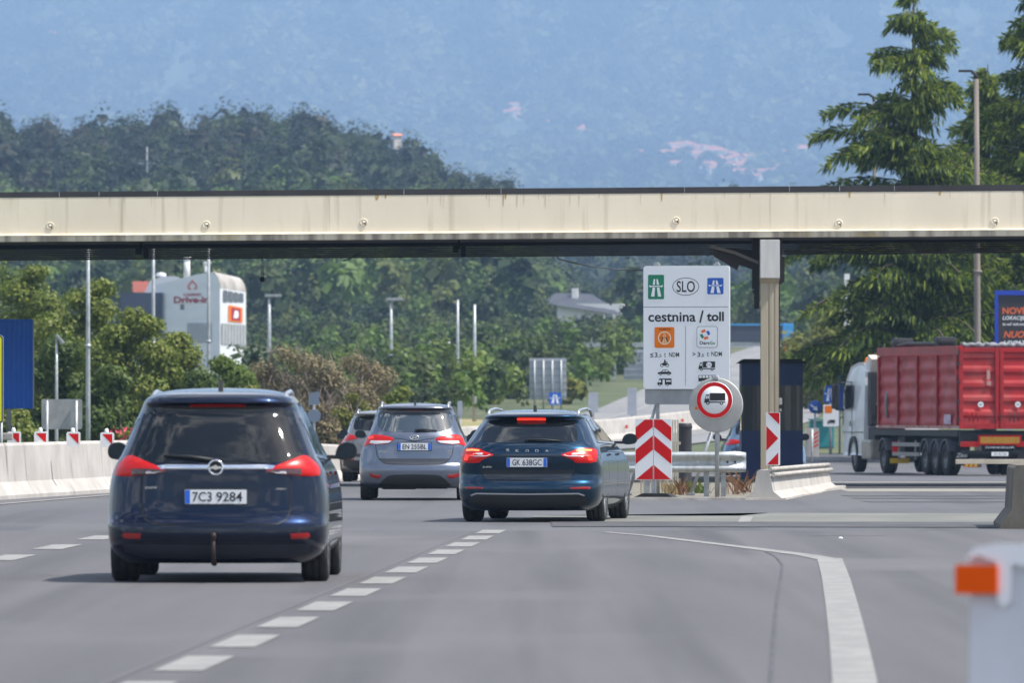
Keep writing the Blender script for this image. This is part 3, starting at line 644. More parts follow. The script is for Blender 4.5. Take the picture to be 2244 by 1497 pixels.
# --- vehicles further on: silver, white and blue
def scaled(tab, sw, sz, sl):
    return [(z*sz,w*sw,yr*sl,yf*sl) for z,w,yr,yf in tab]
ITAB=list(zip(I.zk,[I.W(z) for z in I.zk],[I.YR(z) for z in I.zk],[I.YF(z) for z in I.zk]))
def plain_spec(k, txt, glass_mat=m_glass, lit=False):
    q=lambda pts:[(x*1.03,z*k) for x,z in pts]
    return dict(r=.345,tw=.22,axles=(.80,3.45),track=.895,glass_mat=glass_mat,
     glass=q([(0,1.44),(.46,1.435),(.56,1.40),(.60,1.30),(.61,1.18),(.57,1.13),(.3,1.115),(0,1.11)]),
     center=[('tailgate_step',q([(0,.60),(.60,.62),(.62,.58),(.5,.545),(0,.54)]),m_seam,.004,0),('lower_bumper',q([(0,.46),(.55,.47),(.82,.52),(.84,.36),(.6,.25),(0,.24)]),m_darkplastic,.006,0)],
     lamps=[(q([(.42,.985),(.60,1.02),(.72,1.04),(.77,1.01),(.83,.93),(.82,.89),(.70,.905),(.56,.93)]),m_lampred,.008,.010)],
     refl=q([(.58,.50),(.74,.52),(.74,.49),(.58,.47)]),gaps=[q([(.61,.90),(.60,.72),(.56,.60),(0,.59)])],
     side_glass=[[(a,b*k) for a,b in pl] for pl in ispec['side_glass']],rails=(.53,1.505*k,.5,2.0,.05),mirror=(.86,2.8,1.0*k,.21,.15),screen=(1.08*k,1.44*k),
     plate=(.262,.058,.78*k,txt),wiper=((.03,1.14*k),(.36,1.13*k)),antenna=(.62,1.552*k))
V1=Shape(scaled(ITAB,1.03,1.07,1.08),R=.5,n=2.9)
car('sport_utility_car','silver sport utility car half hidden by the slate grey people carrier','car',(832-CX)/F*198,198,.03,V1,paint('silver_metallic',(.20,.20,.195),.6,.35),plain_spec(1.07,[('GO',-.135,.105),('K7T31',.07,.25)]))
V2=Shape(scaled(ITAB,1.02,1.02,1.05),R=.5,n=2.9)
car('hatchback','white hatchback showing only its left tail light beyond the silver car','car',(822-CX)/F*207,207,.03,V2,paint('white_car_paint',(.70,.70,.70),0,.3),plain_spec(1.02,[('GO',-.135,.105),('P4C82',.07,.25)]))
V3=Shape(scaled(ITAB,1.03,.93,1.08),R=.5,n=2.9)
car('saloon_car','pale blue car half hidden behind the dark blue booth','car',(1676-CX)/F*186,186,.0,V3,paint('pale_blue_metallic',(.12,.19,.30),.5,.3),plain_spec(.93,[('LJ',-.135,.105),('52KEA',.07,.25)]))

# ------------------------------------------------------------------ toll canopy
def canopy():
    root=thing('toll_canopy','long cream concrete canopy with a dark roof edge spanning the carriageway','canopy',(0,165,0))
    m_cream=mat('cream_paint',(.86,.755,.585),.75,c2=(.79,.69,.53),ns=.7,nd=5,stretch=(1,1,.5),c3=(.56,.47,.34),ns3=2.6,lo3=.57,hi3=.80,stretch3=(1.8,1,.10),bump=.08,bs=12)
    m_lip=mat('stained_concrete',(.40,.37,.30),.9,c2=(.17,.15,.125),ns=2.2,stretch=(2.2,1,.25),lo=.42,hi=.62,c3=(.30,.24,.13),ns3=.8,lo3=.6,hi3=.7)
    m_cap=mat('roof_flashing',(.028,.025,.027),.6,c2=(.040,.037,.038),ns=1.5)
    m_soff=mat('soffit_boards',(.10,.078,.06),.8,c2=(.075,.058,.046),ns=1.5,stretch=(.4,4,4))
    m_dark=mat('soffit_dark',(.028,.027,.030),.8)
    s=F/165.0; zz=lambda py: CH+(HY-py)/s; xx=lambda px:(px-CX)/s
    XL,XR=-34.0,30.0
    def edge(pl,pr): # photo rows at columns 0 and 2244 -> heights at both ends
        a,b=zz(pl),zz(pr); sl=(b-a)/(xx(2244)-xx(0)); return (a+(XL-xx(0))*sl, a+(XR-xx(0))*sl)
    def bar(mb,t,b,y0,y1,mi=0):
        mb.add([(XL,y0,b[0]),(XR,y0,b[1]),(XR,y1,b[1]),(XL,y1,b[0]),(XL,y0,t[0]),(XR,y0,t[1]),(XR,y1,t[1]),(XL,y1,t[0])],[(3,2,1,0),(4,5,6,7),(0,1,5,4),(1,2,6,5),(2,3,7,6),(3,0,4,7)],mi)
    mb=MB(); bar(mb,edge(432,417),edge(512,500),0,.35); 
    rs=random.Random(4)
    for px,w_,l_,mi in ((1103,.028,.24,1),(1108,.05,.10,1),(826,.09,.10,1),(845,.05,.07,1),(1450,.04,.16,1),(1688,.012,.72,2),(722,.010,.72,2),(1862,.05,.12,1),(2060,.07,.09,1),(2243,.014,.72,2),(268,.010,.72,2))+tuple((rs.randint(0,2244),rs.uniform(.008,.03),rs.uniform(.06,.30),2) for _ in range(26)):
        x_=xx(px); zt_=edge_z(px,zz,xx)-.055; mb.add([(x_-w_/2,-.003,zt_),(x_+w_/2,-.003,zt_),(x_+w_*.15,-.003,zt_-l_),(x_-w_*.2,-.003,zt_-l_)],[(0,1,2,3)],mi)
    f=mb.build('fascia',[m_cream,mat('rust_streak',(.50,.34,.13),.8),mat('grime_streak',(.60,.515,.39),.85)],root)
    # sloping sunlit ledge, then the raw concrete lip
    mb=MB(); a,b=edge(512,500),edge(517,504)
    mb.add([(XL,0,a[0]),(XR,0,a[1]),(XR,-.09,b[1]),(XL,-.09,b[0]),(XL,.3,b[0]),(XR,.3,b[1])],[(0,1,2,3),(3,2,5,4)]); mb.build('ledge',mat('ledge_paint',(.62,.55,.43),.8,c2=(.52,.45,.34),ns=4),root)
    mb=MB(); bar(mb,edge(516.6,503.6),edge(530,517),-.088,.30); mb.build('lip',m_lip,root)
    mb=MB(); bar(mb,edge(421,404),edge(433,418),-.005,.42)
    for px in (130,217,345,885,1098,1500,1730,1840,1960): mb.box((xx(px),-.009,edge_z(px,zz,xx)),(.012,.006,.10),1)
    mb.build('roof_edge',[m_cap,m_galv],root)
    # roof deck and soffit going back
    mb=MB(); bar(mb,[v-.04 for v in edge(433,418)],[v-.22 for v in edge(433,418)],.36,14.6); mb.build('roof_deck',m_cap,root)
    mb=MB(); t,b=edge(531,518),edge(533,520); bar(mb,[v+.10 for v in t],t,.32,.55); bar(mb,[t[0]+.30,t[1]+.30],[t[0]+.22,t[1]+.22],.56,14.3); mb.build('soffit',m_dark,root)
    # the ribbed beam on the far side
    sb=F/179.3; zb=lambda py: CH+(HY-py)/sb; xb=lambda px:(px-CX)/sb
    def edgeb(pl,pr):
        a,b=zb(pl),zb(pr); q=(b-a)/(xb(2244)-xb(0)); return (a+(XL-xb(0))*q,a+(XR-xb(0))*q)
    mb=MB()
    n=6
    for i in range(n):
        k0,k1=i/n,(i+1)/n
        t=edgeb(545+27*k0,528+27*k0); b=edgeb(545+27*k1-1.2,528+27*k1-1.2); bar(mb,t,b,14.3-.02*(i%2),14.6)
    t,b=edgeb(525,505),edgeb(545,528); bar(mb,t,b,14.31,14.55,1)
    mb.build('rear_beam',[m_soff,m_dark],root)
    for px in (310,1005):
        mb=MB(); x=(px-CX)/(F/175); z=CH+(HY-(556-px*.006))/(F/175); mb.box((x-.06,10,z+.04),(.12,.4,.16),bev=.02); mb.box((x+.10,10,z),(.10,.3,.26),bev=.02); mb.tube([(x,10,z+.05),(x+.02,10,z+.5)],.03,6); mb.build('floodlight',m_dark,root)
    for px,py in ((110,495),(452,492),(797,487),(1482,483),(1838,489),(2180,485)):
        mb=MB(); mb.lathe([(.070,-.004),(.073,-.014),(.058,-.015),(.054,-.006),(.03,-.006),(.028,-.016),(.001,-.017)],'y',(xx(px),0,zz(py)),24); mb.tube([(xx(px)+.02,-.03,zz(py)),(xx(px)+.035,-.02,zz(py)-.06)],.010,6,1); mb.build('lamp_socket',[m_cream,m_dark],root)
    # the column, its painted head and the brackets beside it
    x0,x1=xx(1667),xx(1706); xc=(x0+x1)/2; w=x1-x0; zt=zz(528)+.02; z1=zz(610)
    m_col=mat('column_concrete',(.40,.345,.255),.85,c2=(.34,.29,.21),ns=1.5,stretch=(3,3,.25),c3=(.25,.21,.15),ns3=4,lo3=.62,hi3=.8,stretch3=(3,3,.2))
    mb=MB(); 
    mb.prism([(x0,-.18),(x0+.12,-.18),(x0+.135,-.165),(x0+.155,-.165),(x0+.17,-.18),(x0+.23,-.18),(x0+.245,-.165),(x0+.262,-.165),(x0+.277,-.18),(x1,-.18),(x1,.20),(x0,.20)],-.3,z1-.1,plane='xy')
    mb.add([(x0,-.18,z1-.1),(x1,-.18,z1-.1),(x1,.2,z1-.1),(x0,.2,z1-.1),(x0-.015,-.30,z1),(x1+.015,-.30,z1),(x1+.015,.24,z1),(x0-.015,.24,z1)],[(0,1,5,4),(1,2,6,5),(2,3,7,6),(3,0,4,7)])
    cb=mb.build('column',m_col,root)
    mb=MB(); mb.box((xc,-.03,(z1+zt)/2),(w+.03,.54,zt-z1-.002),bev=.01); mb.build('column_head',mat('pale_grey_paint',(.56,.55,.52),.7,c2=(.46,.455,.44),ns=1.6,stretch=(3,3,.4)),cb)
    mb=MB(); mb.box((x0-.07,.9,zz(575)),(.14,.5,1.0)); mb.box((x0-.05,.9,zz(650)),(.10,.4,.45)); mb.prism([(x0-.03,zz(660)),(x0-.14,zz(635)),(x0-.03,zz(635))],.8,1.1)
    mb.prism([(xx(1562),zz(538)),(xx(1662),zz(548)),(xx(1662),zz(592)),(xx(1622),zz(578)),(xx(1618),zz(590)),(xx(1568),zz(560))],.7,1.2,1)
    mb.prism([(xx(1556),zz(541)),(xx(1612),zz(556)),(xx(1664),zz(578)),(xx(1664),zz(571)),(xx(1612),zz(549)),(xx(1560),zz(535))],.55,.69,2); mb.build('bracket',[m_dark,mat('bracket_brown',(.035,.03,.028),.8),mat('conduit',(.16,.145,.13),.6)],root)
    mb=MB(); mb.box((x1+.045,.35,zz(560)),(.07,.3,1.1)); mb.box((x1+.02,.3,zz(800)),(.035,.1,4.2)); mb.box((x1+.10,.3,zz(590)),(.05,.16,.5)); mb.build('downpipe',mat('pipe_dark',(.03,.027,.027),.6),cb)
    mb=MB(); mb.box((x1+.035,-.05,zz(880)),(.06,.10,.13),bev=.01); mb.box((x1+.035,-.05,zz(899)),(.045,.08,.05),bev=.01); mb.build('switch_box',m_galv,cb)
    mb=MB(); mb.tube([(xx(1706),.0,zz(545))]+[(xx(1706+k*60),.25,zz(546+9*sin(k*.5)+k*.6)) for k in range(1,9)],.010,5); mb.build('cable',m_dark,root); mb=MB(); mb.tube([(xx(1720),.1,zz(549)),(xx(1900),.25,zz(540)),(xx(2020),.25,zz(552)),(xx(2120),.25,zz(553)),(xx(2260),.25,zz(540))],.010,5)
    mb.build('cable',m_dark,root); mb=MB(); mb.tube([(xx(745),3,zz(566)),(xx(762),3,zz(560)),(xx(785),3,zz(545))],.012,5); mb.build('cable',m_dark,root)
def edge_z(px,zz,xx):
    return zz(426.5-px/2244*16)
canopy()
# cable from the canopy to the toll sign, the thing hanging from the soffit and a wire hoop on the roof edge
mb=MB(); pts=[P(1222,563,176),P(1224,568,174),P(1260,577,166),P(1310,586,157),P(1360,591,148),P(1408,592,141.2)]; mb.tube(pts,.014,5); tag(mb.build('cable',m_black),'thin black cable drooping from the canopy to the toll sign','cable')
lm=thing('hanging_lamp','small black lamp hanging on a cord under the canopy','lamp',P(575,612,172))
mb=MB(); mb.tube([(-.01,0,.02),(-.012,0,.46)],.007,5); mb.tube([(.028,0,.02),(.010,0,.46)],.006,5); mb.build('cord',m_black,lm)
mb=MB(); mb.lathe([(.001,.06),(.03,.055),(.05,.03),(.055,0),(.05,-.035),(.03,-.05),(.001,-.052)],'z',(0,0,0),12); mb.build('lamp_shade',m_black,lm)
mb=MB(); mb.tube([P(663,428,166.5),P(672,421.5,166.5),P(690,419,166.5),P(706,421.5,166.5),P(714,428,166.5)],.018,6); tag(mb.build('wire_hoop',m_galv),'bent pale wire hoop on the roof edge of the canopy','hoop')

# ------------------------------------------------------------------ toll sign and other signs in the middle
def wheel_dot(mb,x,z,r,y,mi=0,mw=1):
    mb.flat(ellipse(x,z,r,n=20),y,mi); mb.flat(ellipse(x,z,r*.42,n=14),y-.001,mw)
def motorway_symbol(mb, cx, cz, w, h, y, mi):
    # carriageway with an overbridge
    X=lambda u:cx+u*w/2; Zz=lambda v:cz+v*h/2
    mb.flat([(X(-.28),Zz(.66)),(X(-.10),Zz(.66)),(X(-.13),Zz(.18)),(X(-.40),Zz(.18))],y,mi); mb.flat([(X(.06),Zz(.66)),(X(.22),Zz(.66)),(X(.40),Zz(.18)),(X(.10),Zz(.18))],y,mi)
    mb.flat([(X(-.86),Zz(.16)),(X(-.62),Zz(.10)),(X(.62),Zz(.10)),(X(.86),Zz(.16)),(X(.84),Zz(.06)),(X(.66),Zz(-.06)),(X(.58),Zz(.02)),(X(-.58),Zz(.02)),(X(-.66),Zz(-.06)),(X(-.84),Zz(.06))],y,mi)
    mb.flat([(X(-.42),Zz(-.04)),(X(-.12),Zz(-.04)),(X(-.18),Zz(-.80)),(X(-.62),Zz(-.80))],y,mi); mb.flat([(X(.12),Zz(-.04)),(X(.42),Zz(-.04)),(X(.66),Zz(-.80)),(X(.24),Zz(-.80))],y,mi)
def lorry_icon(mb, x0, z0, w, y, mi=0, mw=1, hole=False):
    X=lambda u:x0+u*w; Zz=lambda v:z0+v*w
    mb.flat([(X(.26),Zz(.16)),(X(1.0),Zz(.16)),(X(1.0),Zz(.52)),(X(.26),Zz(.52))],y,mi)
    mb.flat([(X(.0),Zz(.08)),(X(.24),Zz(.08)),(X(.24),Zz(.46)),(X(.10),Zz(.46)),(X(.02),Zz(.26))],y,mi); mb.flat([(X(.06),Zz(.26)),(X(.13),Zz(.26)),(X(.13),Zz(.40)),(X(.11),Zz(.40))],y-.001,mw); mb.flat([(X(.155),Zz(.26)),(X(.21),Zz(.26)),(X(.21),Zz(.40)),(X(.155),Zz(.40))],y-.001,mw)
    mb.flat([(X(.0),Zz(.06)),(X(1.0),Zz(.06)),(X(1.0),Zz(.12)),(X(.0),Zz(.12))],y,mi); wheel_dot(mb,X(.17),Zz(.05),w*.085,y-.002,mi,mw); wheel_dot(mb,X(.82),Zz(.05),w*.085,y-.002,mi,mw)
def toll_sign():
    D=141.0; s=F/D
    loc=P(1504.5,890,D); loc.z=0
    root=thing('toll_sign','tall white toll sign reading cestnina toll with a grey lower edge','sign',(loc.x,D,.02),radians(-12))
    q=4.536
    def S(zx,zy): return ((zx-476)/(q*s)/cos(radians(12)), CH-.02+(HY-570-zy/q)/s)
    poly=lambda pts:[S(*p) for p in pts]
    x0,z1=S(52,58); x1,z0=S(904,1283)
    mb=MB(); mb.prism(rrect(x0,z0,x1,z1,.05),-.03,.0,0); mb.prism(rrect(x0-.006,z0-.006,x1+.006,z1+.006,.055),-.001,.022,1); mb.build('panel',[m_signwhite,m_galv],root)
    a0,b1=S(60,1260); a1,b0=S(880,1436); mb=MB(); mb.prism(rrect(a0,b0,a1,b1,.05),.03,.05); mb.build('rear_panel',m_greyback,root)
    for zx in (180,775):
        px,pz=S(zx,30); mb=MB(); mb.tube([(px,.09,0),(px,.09,pz)],.032,12); mb.build('post',m_galv,root)
        mb=MB(); mb.box((px,.02,S(0,45)[1]),(.10,.07,.035)); mb.box((px,.02,S(0,27)[1]),(.05,.06,.03)); mb.build('clamp',m_galv,root)
    for (ax,az),(bx,bz) in ((S(190,1330),S(-130,2330)),(S(690,1740),S(500,2350))):
        mb=MB(); mb.tube([(ax+.02,.16,az+.05),(bx,.22,.02)],.028,10); mb.box((bx,.22,.02),(.14,.14,.03)); mb.build('brace',m_galv,root)
    Y=-.0325
    def art(name,mats,fn):
        mb=MB(); fn(mb); return mb.build(name,mats,root)
    def fr(mb):
        a,b=S(52,467); c,_=S(890,467); mb.flat([(a,b-.004),(c,b-.004),(c,b+.004),(a,b+.004)],Y)
        a,b=S(470,655); _,d=S(470,1250); mb.flat([(a-.003,d),(a+.003,d),(a+.003,b),(a-.003,b)],Y)
    art('dividing_line',m_black,fr)
    def g(mb):
        a,b=S(98,388); c,d=S(257,145); mb.flat(rrect(a,b,c,d,.018),Y,0); motorway_symbol(mb,(a+c)/2,(b+d)/2,c-a,(d-b)*.98,Y-.003,1)
    art('motorway_symbol',[m_green,m_signwhite],g)
    def g(mb):
        a,b=S(685,340); c,d=S(845,178); mb.flat(rrect(a,b,c,d,.018),Y,0); motorway_symbol(mb,(a+c)/2,(b+d)/2,c-a,(d-b)*1.06,Y-.003,1)
    art('motorway_symbol',[m_blue,m_signwhite],g)
    def g(mb):
        cx,cz=S(472,263); ring_flat(mb,cx,cz,135/(q*s),129/(q*s),Y,asp=.66); text(mb,'SLO',cx,cz,Y,h=112/(q*s),w=186/(q*s),bold=.012)
    art('country_oval',m_black,g)
    def g(mb):
        cx,cz=S(335,566); text(mb,'cestnina',cx,cz,Y,w=480/(q*s),h=95/(q*s),bold=.02); cx,cz=S(627,562); text(mb,'/',cx,cz,Y,h=122/(q*s),w=46/(q*s),bold=.03); cx,cz=S(764,562); text(mb,'toll',cx,cz,Y,w=174/(q*s),h=95/(q*s),bold=.03)
    art('lettering',m_black,g)
    def g(mb):
        a,b=S(162,874); c,d=S(359,666); mb.flat(rrect(a,b,c,d,.03),Y,0); cx,cz=S(262,775)
        ring_flat(mb,cx,cz,66/(q*s),57/(q*s),Y-.003,1)
        u=1/(q*s)
        for i,(w_,dz) in enumerate(((18,44),(28,22),(36,0),(44,-22),(50,-42))): mb.flat([(cx-w_*.5*u,cz+(dz-8)*u),(cx+w_*.5*u,cz+(dz-8)*u),(cx+w_*.42*u,cz+(dz+8)*u),(cx-w_*.42*u,cz+(dz+8)*u)],Y-.003,3)
        mb.flat([(cx-2*u,cz-50*u),(cx+2*u,cz-50*u),(cx+2*u,cz+52*u),(cx-2*u,cz+52*u)],Y-.004,4)
        for sg in (-1,1): mb.flat([(cx+sg*34*u,cz-30*u),(cx+sg*22*u,cz-34*u),(cx+sg*12*u,cz+4*u),(cx+sg*20*u,cz+6*u)],Y-.0045,2)
        mb.flat([(cx-40*u,cz+2*u),(cx+40*u,cz+2*u),(cx+40*u,cz+6*u),(cx-40*u,cz+6*u)],Y-.005,2)
        tx,tz=S(262,690); text(mb,'VINJETA',tx,tz,Y-.003,w=124*u,h=22*u,mi=2,bold=.02); tx,tz=S(262,858); text(mb,'SLOVENIJA',tx,tz,Y-.003,w=140*u,h=10*u,mi=4)
    art('vignette_symbol',[m_orange,mat('vignette_ring',(.80,.70,.55),.4),m_black,mat('vignette_cream',(.78,.60,.33),.4),mat('vignette_dark_orange',(.62,.13,.01),.4)],g)
    def g(mb):
        a,b=S(580,872); c,d=S(787,659); u=1/(q*s); mb.flat(rrect(a,b,c,d,.045),Y,0); mb.flat(rrect(a+4*u,b+4*u,c-4*u,d-4*u,.042),Y-.002,1)
        cx,cz=S(665,740)
        for k,(dx,dy,mi,rot) in enumerate(((-20,34,2,.35),(32,16,3,-1.1),(8,-34,2,.25),(-32,-16,4,-1.0))):
            c_,s_=cos(rot),sin(rot); pp=[(-22,-15),(22,-15),(22,4),(14,16),(4,9),(-6,16),(-22,6)]; mb.flat([(cx+(dx+x*c_-y*s_)*u,cz+(dy+x*s_+y*c_)*u) for x,y in pp],Y-.004,mi)
        tx,tz=S(658,824); text(mb,'Dars',tx,tz,Y-.004,w=98*u,h=34*u,mi=0,bold=.025); tx,tz=S(736,825); text(mb,'Go',tx,tz,Y-.004,w=54*u,h=34*u,mi=4,bold=.025)
    art('toll_system_symbol',[m_black,m_signwhite,mat('pinwheel_orange',(.75,.14,.02),.4),m_blue,m_green],g)
    def g(mb):
        u=1/(q*s)
        for s_,zx,w_,h_,zy in (('≤',134,34,44,944),('3',178,30,48,944),(',',205,8,14,965),('5',222,20,30,952),('t',266,16,46,944),('NDM',356,102,46,941),('>',553,30,36,936),('3',600,30,48,940),(',',625,8,14,962),('5',642,20,30,948),('t',690,16,46,938),('NDM',777,106,46,934)):
            tx,tz=S(zx,zy); text(mb,s_,tx,tz,Y,w=w_*u,h=h_*u,bold=.012)
    art('weight_lettering',m_black,g)
    u=1/(q*s)
    def g(mb):   # motorcycle
        for zx in (235,289):
            cx,cz=S(zx,1046); ring_flat(mb,cx,cz,18*u,12*u,Y,n=20)
        mb.flat(poly([(228,1040),(246,1022),(262,1026),(286,1022),(296,1040),(276,1046),(262,1052),(248,1044)]),Y-.001); mb.flat(poly([(252,1022),(258,1004),(268,1002),(276,1010),(272,1026)]),Y-.0015); cx,cz=S(264,996); mb.flat(ellipse(cx,cz,8*u,n=14),Y)
        mb.flat(poly([(272,1010),(290,1012),(294,1018),(276,1018)]),Y-.002)
    art('motorcycle_icon',m_black,g)
    def g(mb):
        mb.flat(poly([(193,1134),(195,1118),(228,1110),(244,1090),(290,1090),(310,1110),(326,1116),(328,1136)]),Y,0); mb.flat(poly([(238,1110),(250,1096),(264,1096),(264,1110)]),Y-.001,1); mb.flat(poly([(270,1110),(270,1096),(288,1096),(300,1110)]),Y-.001,1)
        for zx in (222,300): cx,cz=S(zx,1134); wheel_dot(mb,cx,cz,12*u,Y-.002)
    art('saloon_icon',[m_black,m_signwhite],g)
    def g(mb):
        mb.flat(poly([(190,1240),(192,1220),(208,1194),(206,1180),(240,1178),(330,1178),(332,1240)]),Y,0); mb.flat(poly([(198,1216),(212,1194),(226,1194),(226,1216)]),Y-.001,1); mb.flat(poly([(242,1240),(242,1190),(264,1190),(264,1240)]),Y-.001,1)
        mb.flat(poly([(278,1210),(278,1196),(324,1196),(324,1210)]),Y-.001,1)
        for zx in (214,292): cx,cz=S(zx,1240); wheel_dot(mb,cx,cz,12*u,Y-.002)
    art('camper_icon',[m_black,m_signwhite],g)
    def g(mb):
        a,b=S(598,1096); lorry_icon(mb,a,b,168*u,Y); cx,cz=S(702,1042); mb.flat(ellipse(cx,cz,28*u,n=22),Y-.003,1); text(mb,'3,5t',cx,cz,Y-.004,w=40*u,h=22*u)
    art('lorry_icon',[m_black,m_signwhite],g)
    def g(mb):
        mb.flat(poly([(596,1206),(598,1146),(766,1144),(766,1206)]),Y,0)
        for k in range(5): mb.flat(poly([(604+k*33,1172),(604+k*33,1150),(630+k*33,1150),(630+k*33,1172)]),Y-.001,1)
        for zx in (634,730): cx,cz=S(zx,1206); wheel_dot(mb,cx,cz,12*u,Y-.002)
    art('bus_icon',[m_black,m_signwhite],g)
toll_sign()

def no_lorry_sign():
    D=138.6; s=F/D; c=P(1568.5,888,D)
    root=thing('no_lorries_sign','round red rimmed no lorries sign on a grey disc in front of the toll sign','sign',(c.x,D,.02),radians(-10))
    z0=c.z-.02; R=59.5/s
    mb=MB(); mb.lathe([(.001,.0),(R*.97,0),(R,.004),(R*1.01,.03),(R*.98,.034),(.001,.034)],'y',(0,0,z0),56); mb.build('backing_disc',mat('disc_grey',(.44,.43,.41),.5,.2,c2=(.38,.37,.35),ns=4),root)
    cx=(1566.5-1568.5)/s; cz=z0+(888-877)/s; r=40/s
    mb=MB(); mb.lathe([(.001,-.045),(r,-.045),(r*1.01,-.03)],'y',(cx,0,cz),48,0); ring_flat(mb,cx,cz,r*.985,r*.76,-.0475,1,48); lorry_icon(mb,cx-r*.56,cz-r*.22,r*1.16,-.048,2,0); mb.build('sign_face',[m_signwhite,m_red,m_black],root)
    mb=MB(); mb.tube([(.01,.06,0),(.01,.06,z0+R+.03)],.034,14); mb.build('post',m_galv,root)
    mb=MB(); mb.box((.01,.05,z0-R*.95),(.15,.08,.04),bev=.006); mb.box((0,-.01,z0+R*1.0),(.09,.06,.05),bev=.008); mb.build('clamp',m_galv,root)
    mb=MB(); mb.box((-R*.70,-.002,z0-.05),(.075,.006,.035)); mb.build('sticker',m_orange,root)
no_lorry_sign()

def chevron_half(mb,x0,x1,z0,z1,y,rise,mi_r,up):
    """red bands on one white panel; up: side towards which they rise (+1 right)"""
    H_=z1-z0; w=x1-x0; p=H_/3*1.24; b=p*.5
    def clip(zl,zr,zl2,zr2):
        pts=[(x0,zl),(x1,zr),(x1,zr2),(x0,zl2)]
        def cl(pts,zc,keep):
            o=[]
            for i in range(len(pts)):
                a,b_=pts[i-1],pts[i]; ia=keep(a[1]); ib=keep(b_[1])
                if ia!=ib: t=(zc-a[1])/(b_[1]-a[1]); o.append((a[0]+(b_[0]-a[0])*t,zc))
                if ib: o.append(b_)
            return o
        pts=cl(pts,z1,lambda v:v<=z1+1e-9)
        if pts: pts=cl(pts,z0,lambda v:v>=z0-1e-9)
        return pts
    return clip
def chevron_sign():
    D=137.6; s=F/D; c=P(1432.5,890,D)
    root=thing('chevron_sign','red and white double chevron board on a black rubber foot','sign',(c.x,D,0),radians(-10))
    Zp=lambda py: CH+(HY-py)/s
    zt,zb=Zp(919),Zp(1052); hw=40.5/s
    for sg in (-1,1):
        xa,xb=(.004,hw) if sg>0 else (-hw,-.004)
        mb=MB(); mb.prism(rrect(xa,zb,xb,zt,.02),-.02,0,0)
        clip=chevron_half(mb,xa+.006,xb-.006,zb+.006,zt-.006,-.023,0,1,-sg)
        # inner edge high, outer edge low
        for zi,th in ((Zp(905),31/s),(Zp(955),31/s),(Zp(1020),31/s)):
            zo=zi-32/s
            pl=clip(*( (zi-th,zo-th,zi,zo) if sg>0 else (zo-th,zi-th,zo,zi) ))
            if len(pl)>2: mb.flat(pl,-.0225,1)
        mb.build('panel',[m_signwhite,m_red],root)
    mb=MB(); mb.box((0,.035,.62),(.06,.06,1.36)); mb.build('post',m_galv,root)
    mb=MB(); mb.prism([(-.33,0),(.40,0),(.40,.012),(.24,.095),(-.16,.095),(-.33,.012)],-.22,.26); mb.box((.04,-.23,.05),(.14,.03,.06)); mb.build('rubber_foot',m_rubber,root)
chevron_sign()
def guard_rail():
    D=139.6; s=F/D; zt=CH+(HY-990)/s; zb=CH+(HY-1036)/s
    root=thing('guard_rail','galvanised guard rail with a rounded end in front of the gravel island','guard rail',((1635-CX)/s,D,0.0),radians(-1.6))
    H_=zt-zb; prof=[(0.02,0),(-.04,.05),(-.075,.12),(-.075,.24),(-.03,.36),(-.005,.45),(-.005,.55),(-.03,.64),(-.075,.76),(-.075,.88),(-.04,.95),(.02,1.0)]
    mb=MB(); xs=[-3.2+i*.2 for i in range(16)]+[-.08,-.03,0]
    vs=[]; 
    for th in (0,.012):
        for i,x in enumerate(xs):
            k=1 if x<-.2 else (1-.05*(x+.2)/.2); yo=0 if x<-.09 else (.05 if x<-.05 else (.10 if x<-.01 else .16))
            for dy,t in prof: vs.append((x,dy+th+yo,zb+H_*(.5+(t-.5)*k)))
    n=len(prof); N=len(xs); fs=[]
    for th in range(2):
        for i in range(N-1):
            for j in range(n-1): a=th*n*N+i*n+j; fs.append((a,a+1,a+n+1,a+n) if th==0 else (a,a+n,a+n+1,a+1))
    for i in range(N-1):
        for j in (0,n-1): a=i*n+j; fs.append((a,a+n,a+n+n*N,a+n*N))
    mb.add(vs,fs,0,True); mb.build('beam',m_steel,root,fix=False)
    for px in (1548,1585,1418,1360):
        x=(px-1635)/s; mb=MB(); mb.box((x,.10,.25),(.085,.14,.72)); mb.build('post',m_galv,root)
    for px in (1594,1611,1528):
        x=(px-1635)/s; mb=MB(); mb.lathe([(.001,-.012),(.016,-.010),(.018,0)],'y',(x,-.006,zb+H_*.5),10); mb.build('bolt',m_darkplastic if px>1550 else m_white,root)
guard_rail()
# bin and slatted fence behind the signs
D=147; s=F/D
b=thing('waste_bin','dark grey round bin standing behind the guard rail','bin',((1500-CX)/s,D,.02))
mb=MB(); mb.lathe([(.001,0),(.15,0),(.155,.03),(.125,.2),(.125,1.08),(.13,1.10),(.13,1.17),(.115,1.19),(.001,1.19)],'z',(0,0,0),24); mb.build('bin_body',mat('bin_grey',(.030,.030,.036),.55),b)
mb=MB(); mb.lathe([(.134,1.10),(.138,1.12),(.134,1.14)],'z',(0,0,0),24); mb.build('bin_rim',m_darkplastic,b)
f=thing('slat_fence','pale weathered slat fence behind the chevron board','fence',((1440-CX)/s,D-1.6,.02),radians(6))
m_slat=mat('weathered_slat',(.42,.39,.33),.8,c2=(.30,.27,.22),ns=5,stretch=(6,1,.6))
mb=MB()
for i in range(15):
    x=-.30+i*.045; mb.box((x,0.01*(i%3),.62 if i>10 else .5),(.030,.018,1.26 if i>10 else 1.0),bev=.004)
mb.build('slats',m_slat,f)
mb=MB(); mb.box((.02,.03,.22),(.72,.03,.05)); mb.box((.02,.03,.85),(.72,.03,.05)); mb.build('fence_rail',m_slat,f)

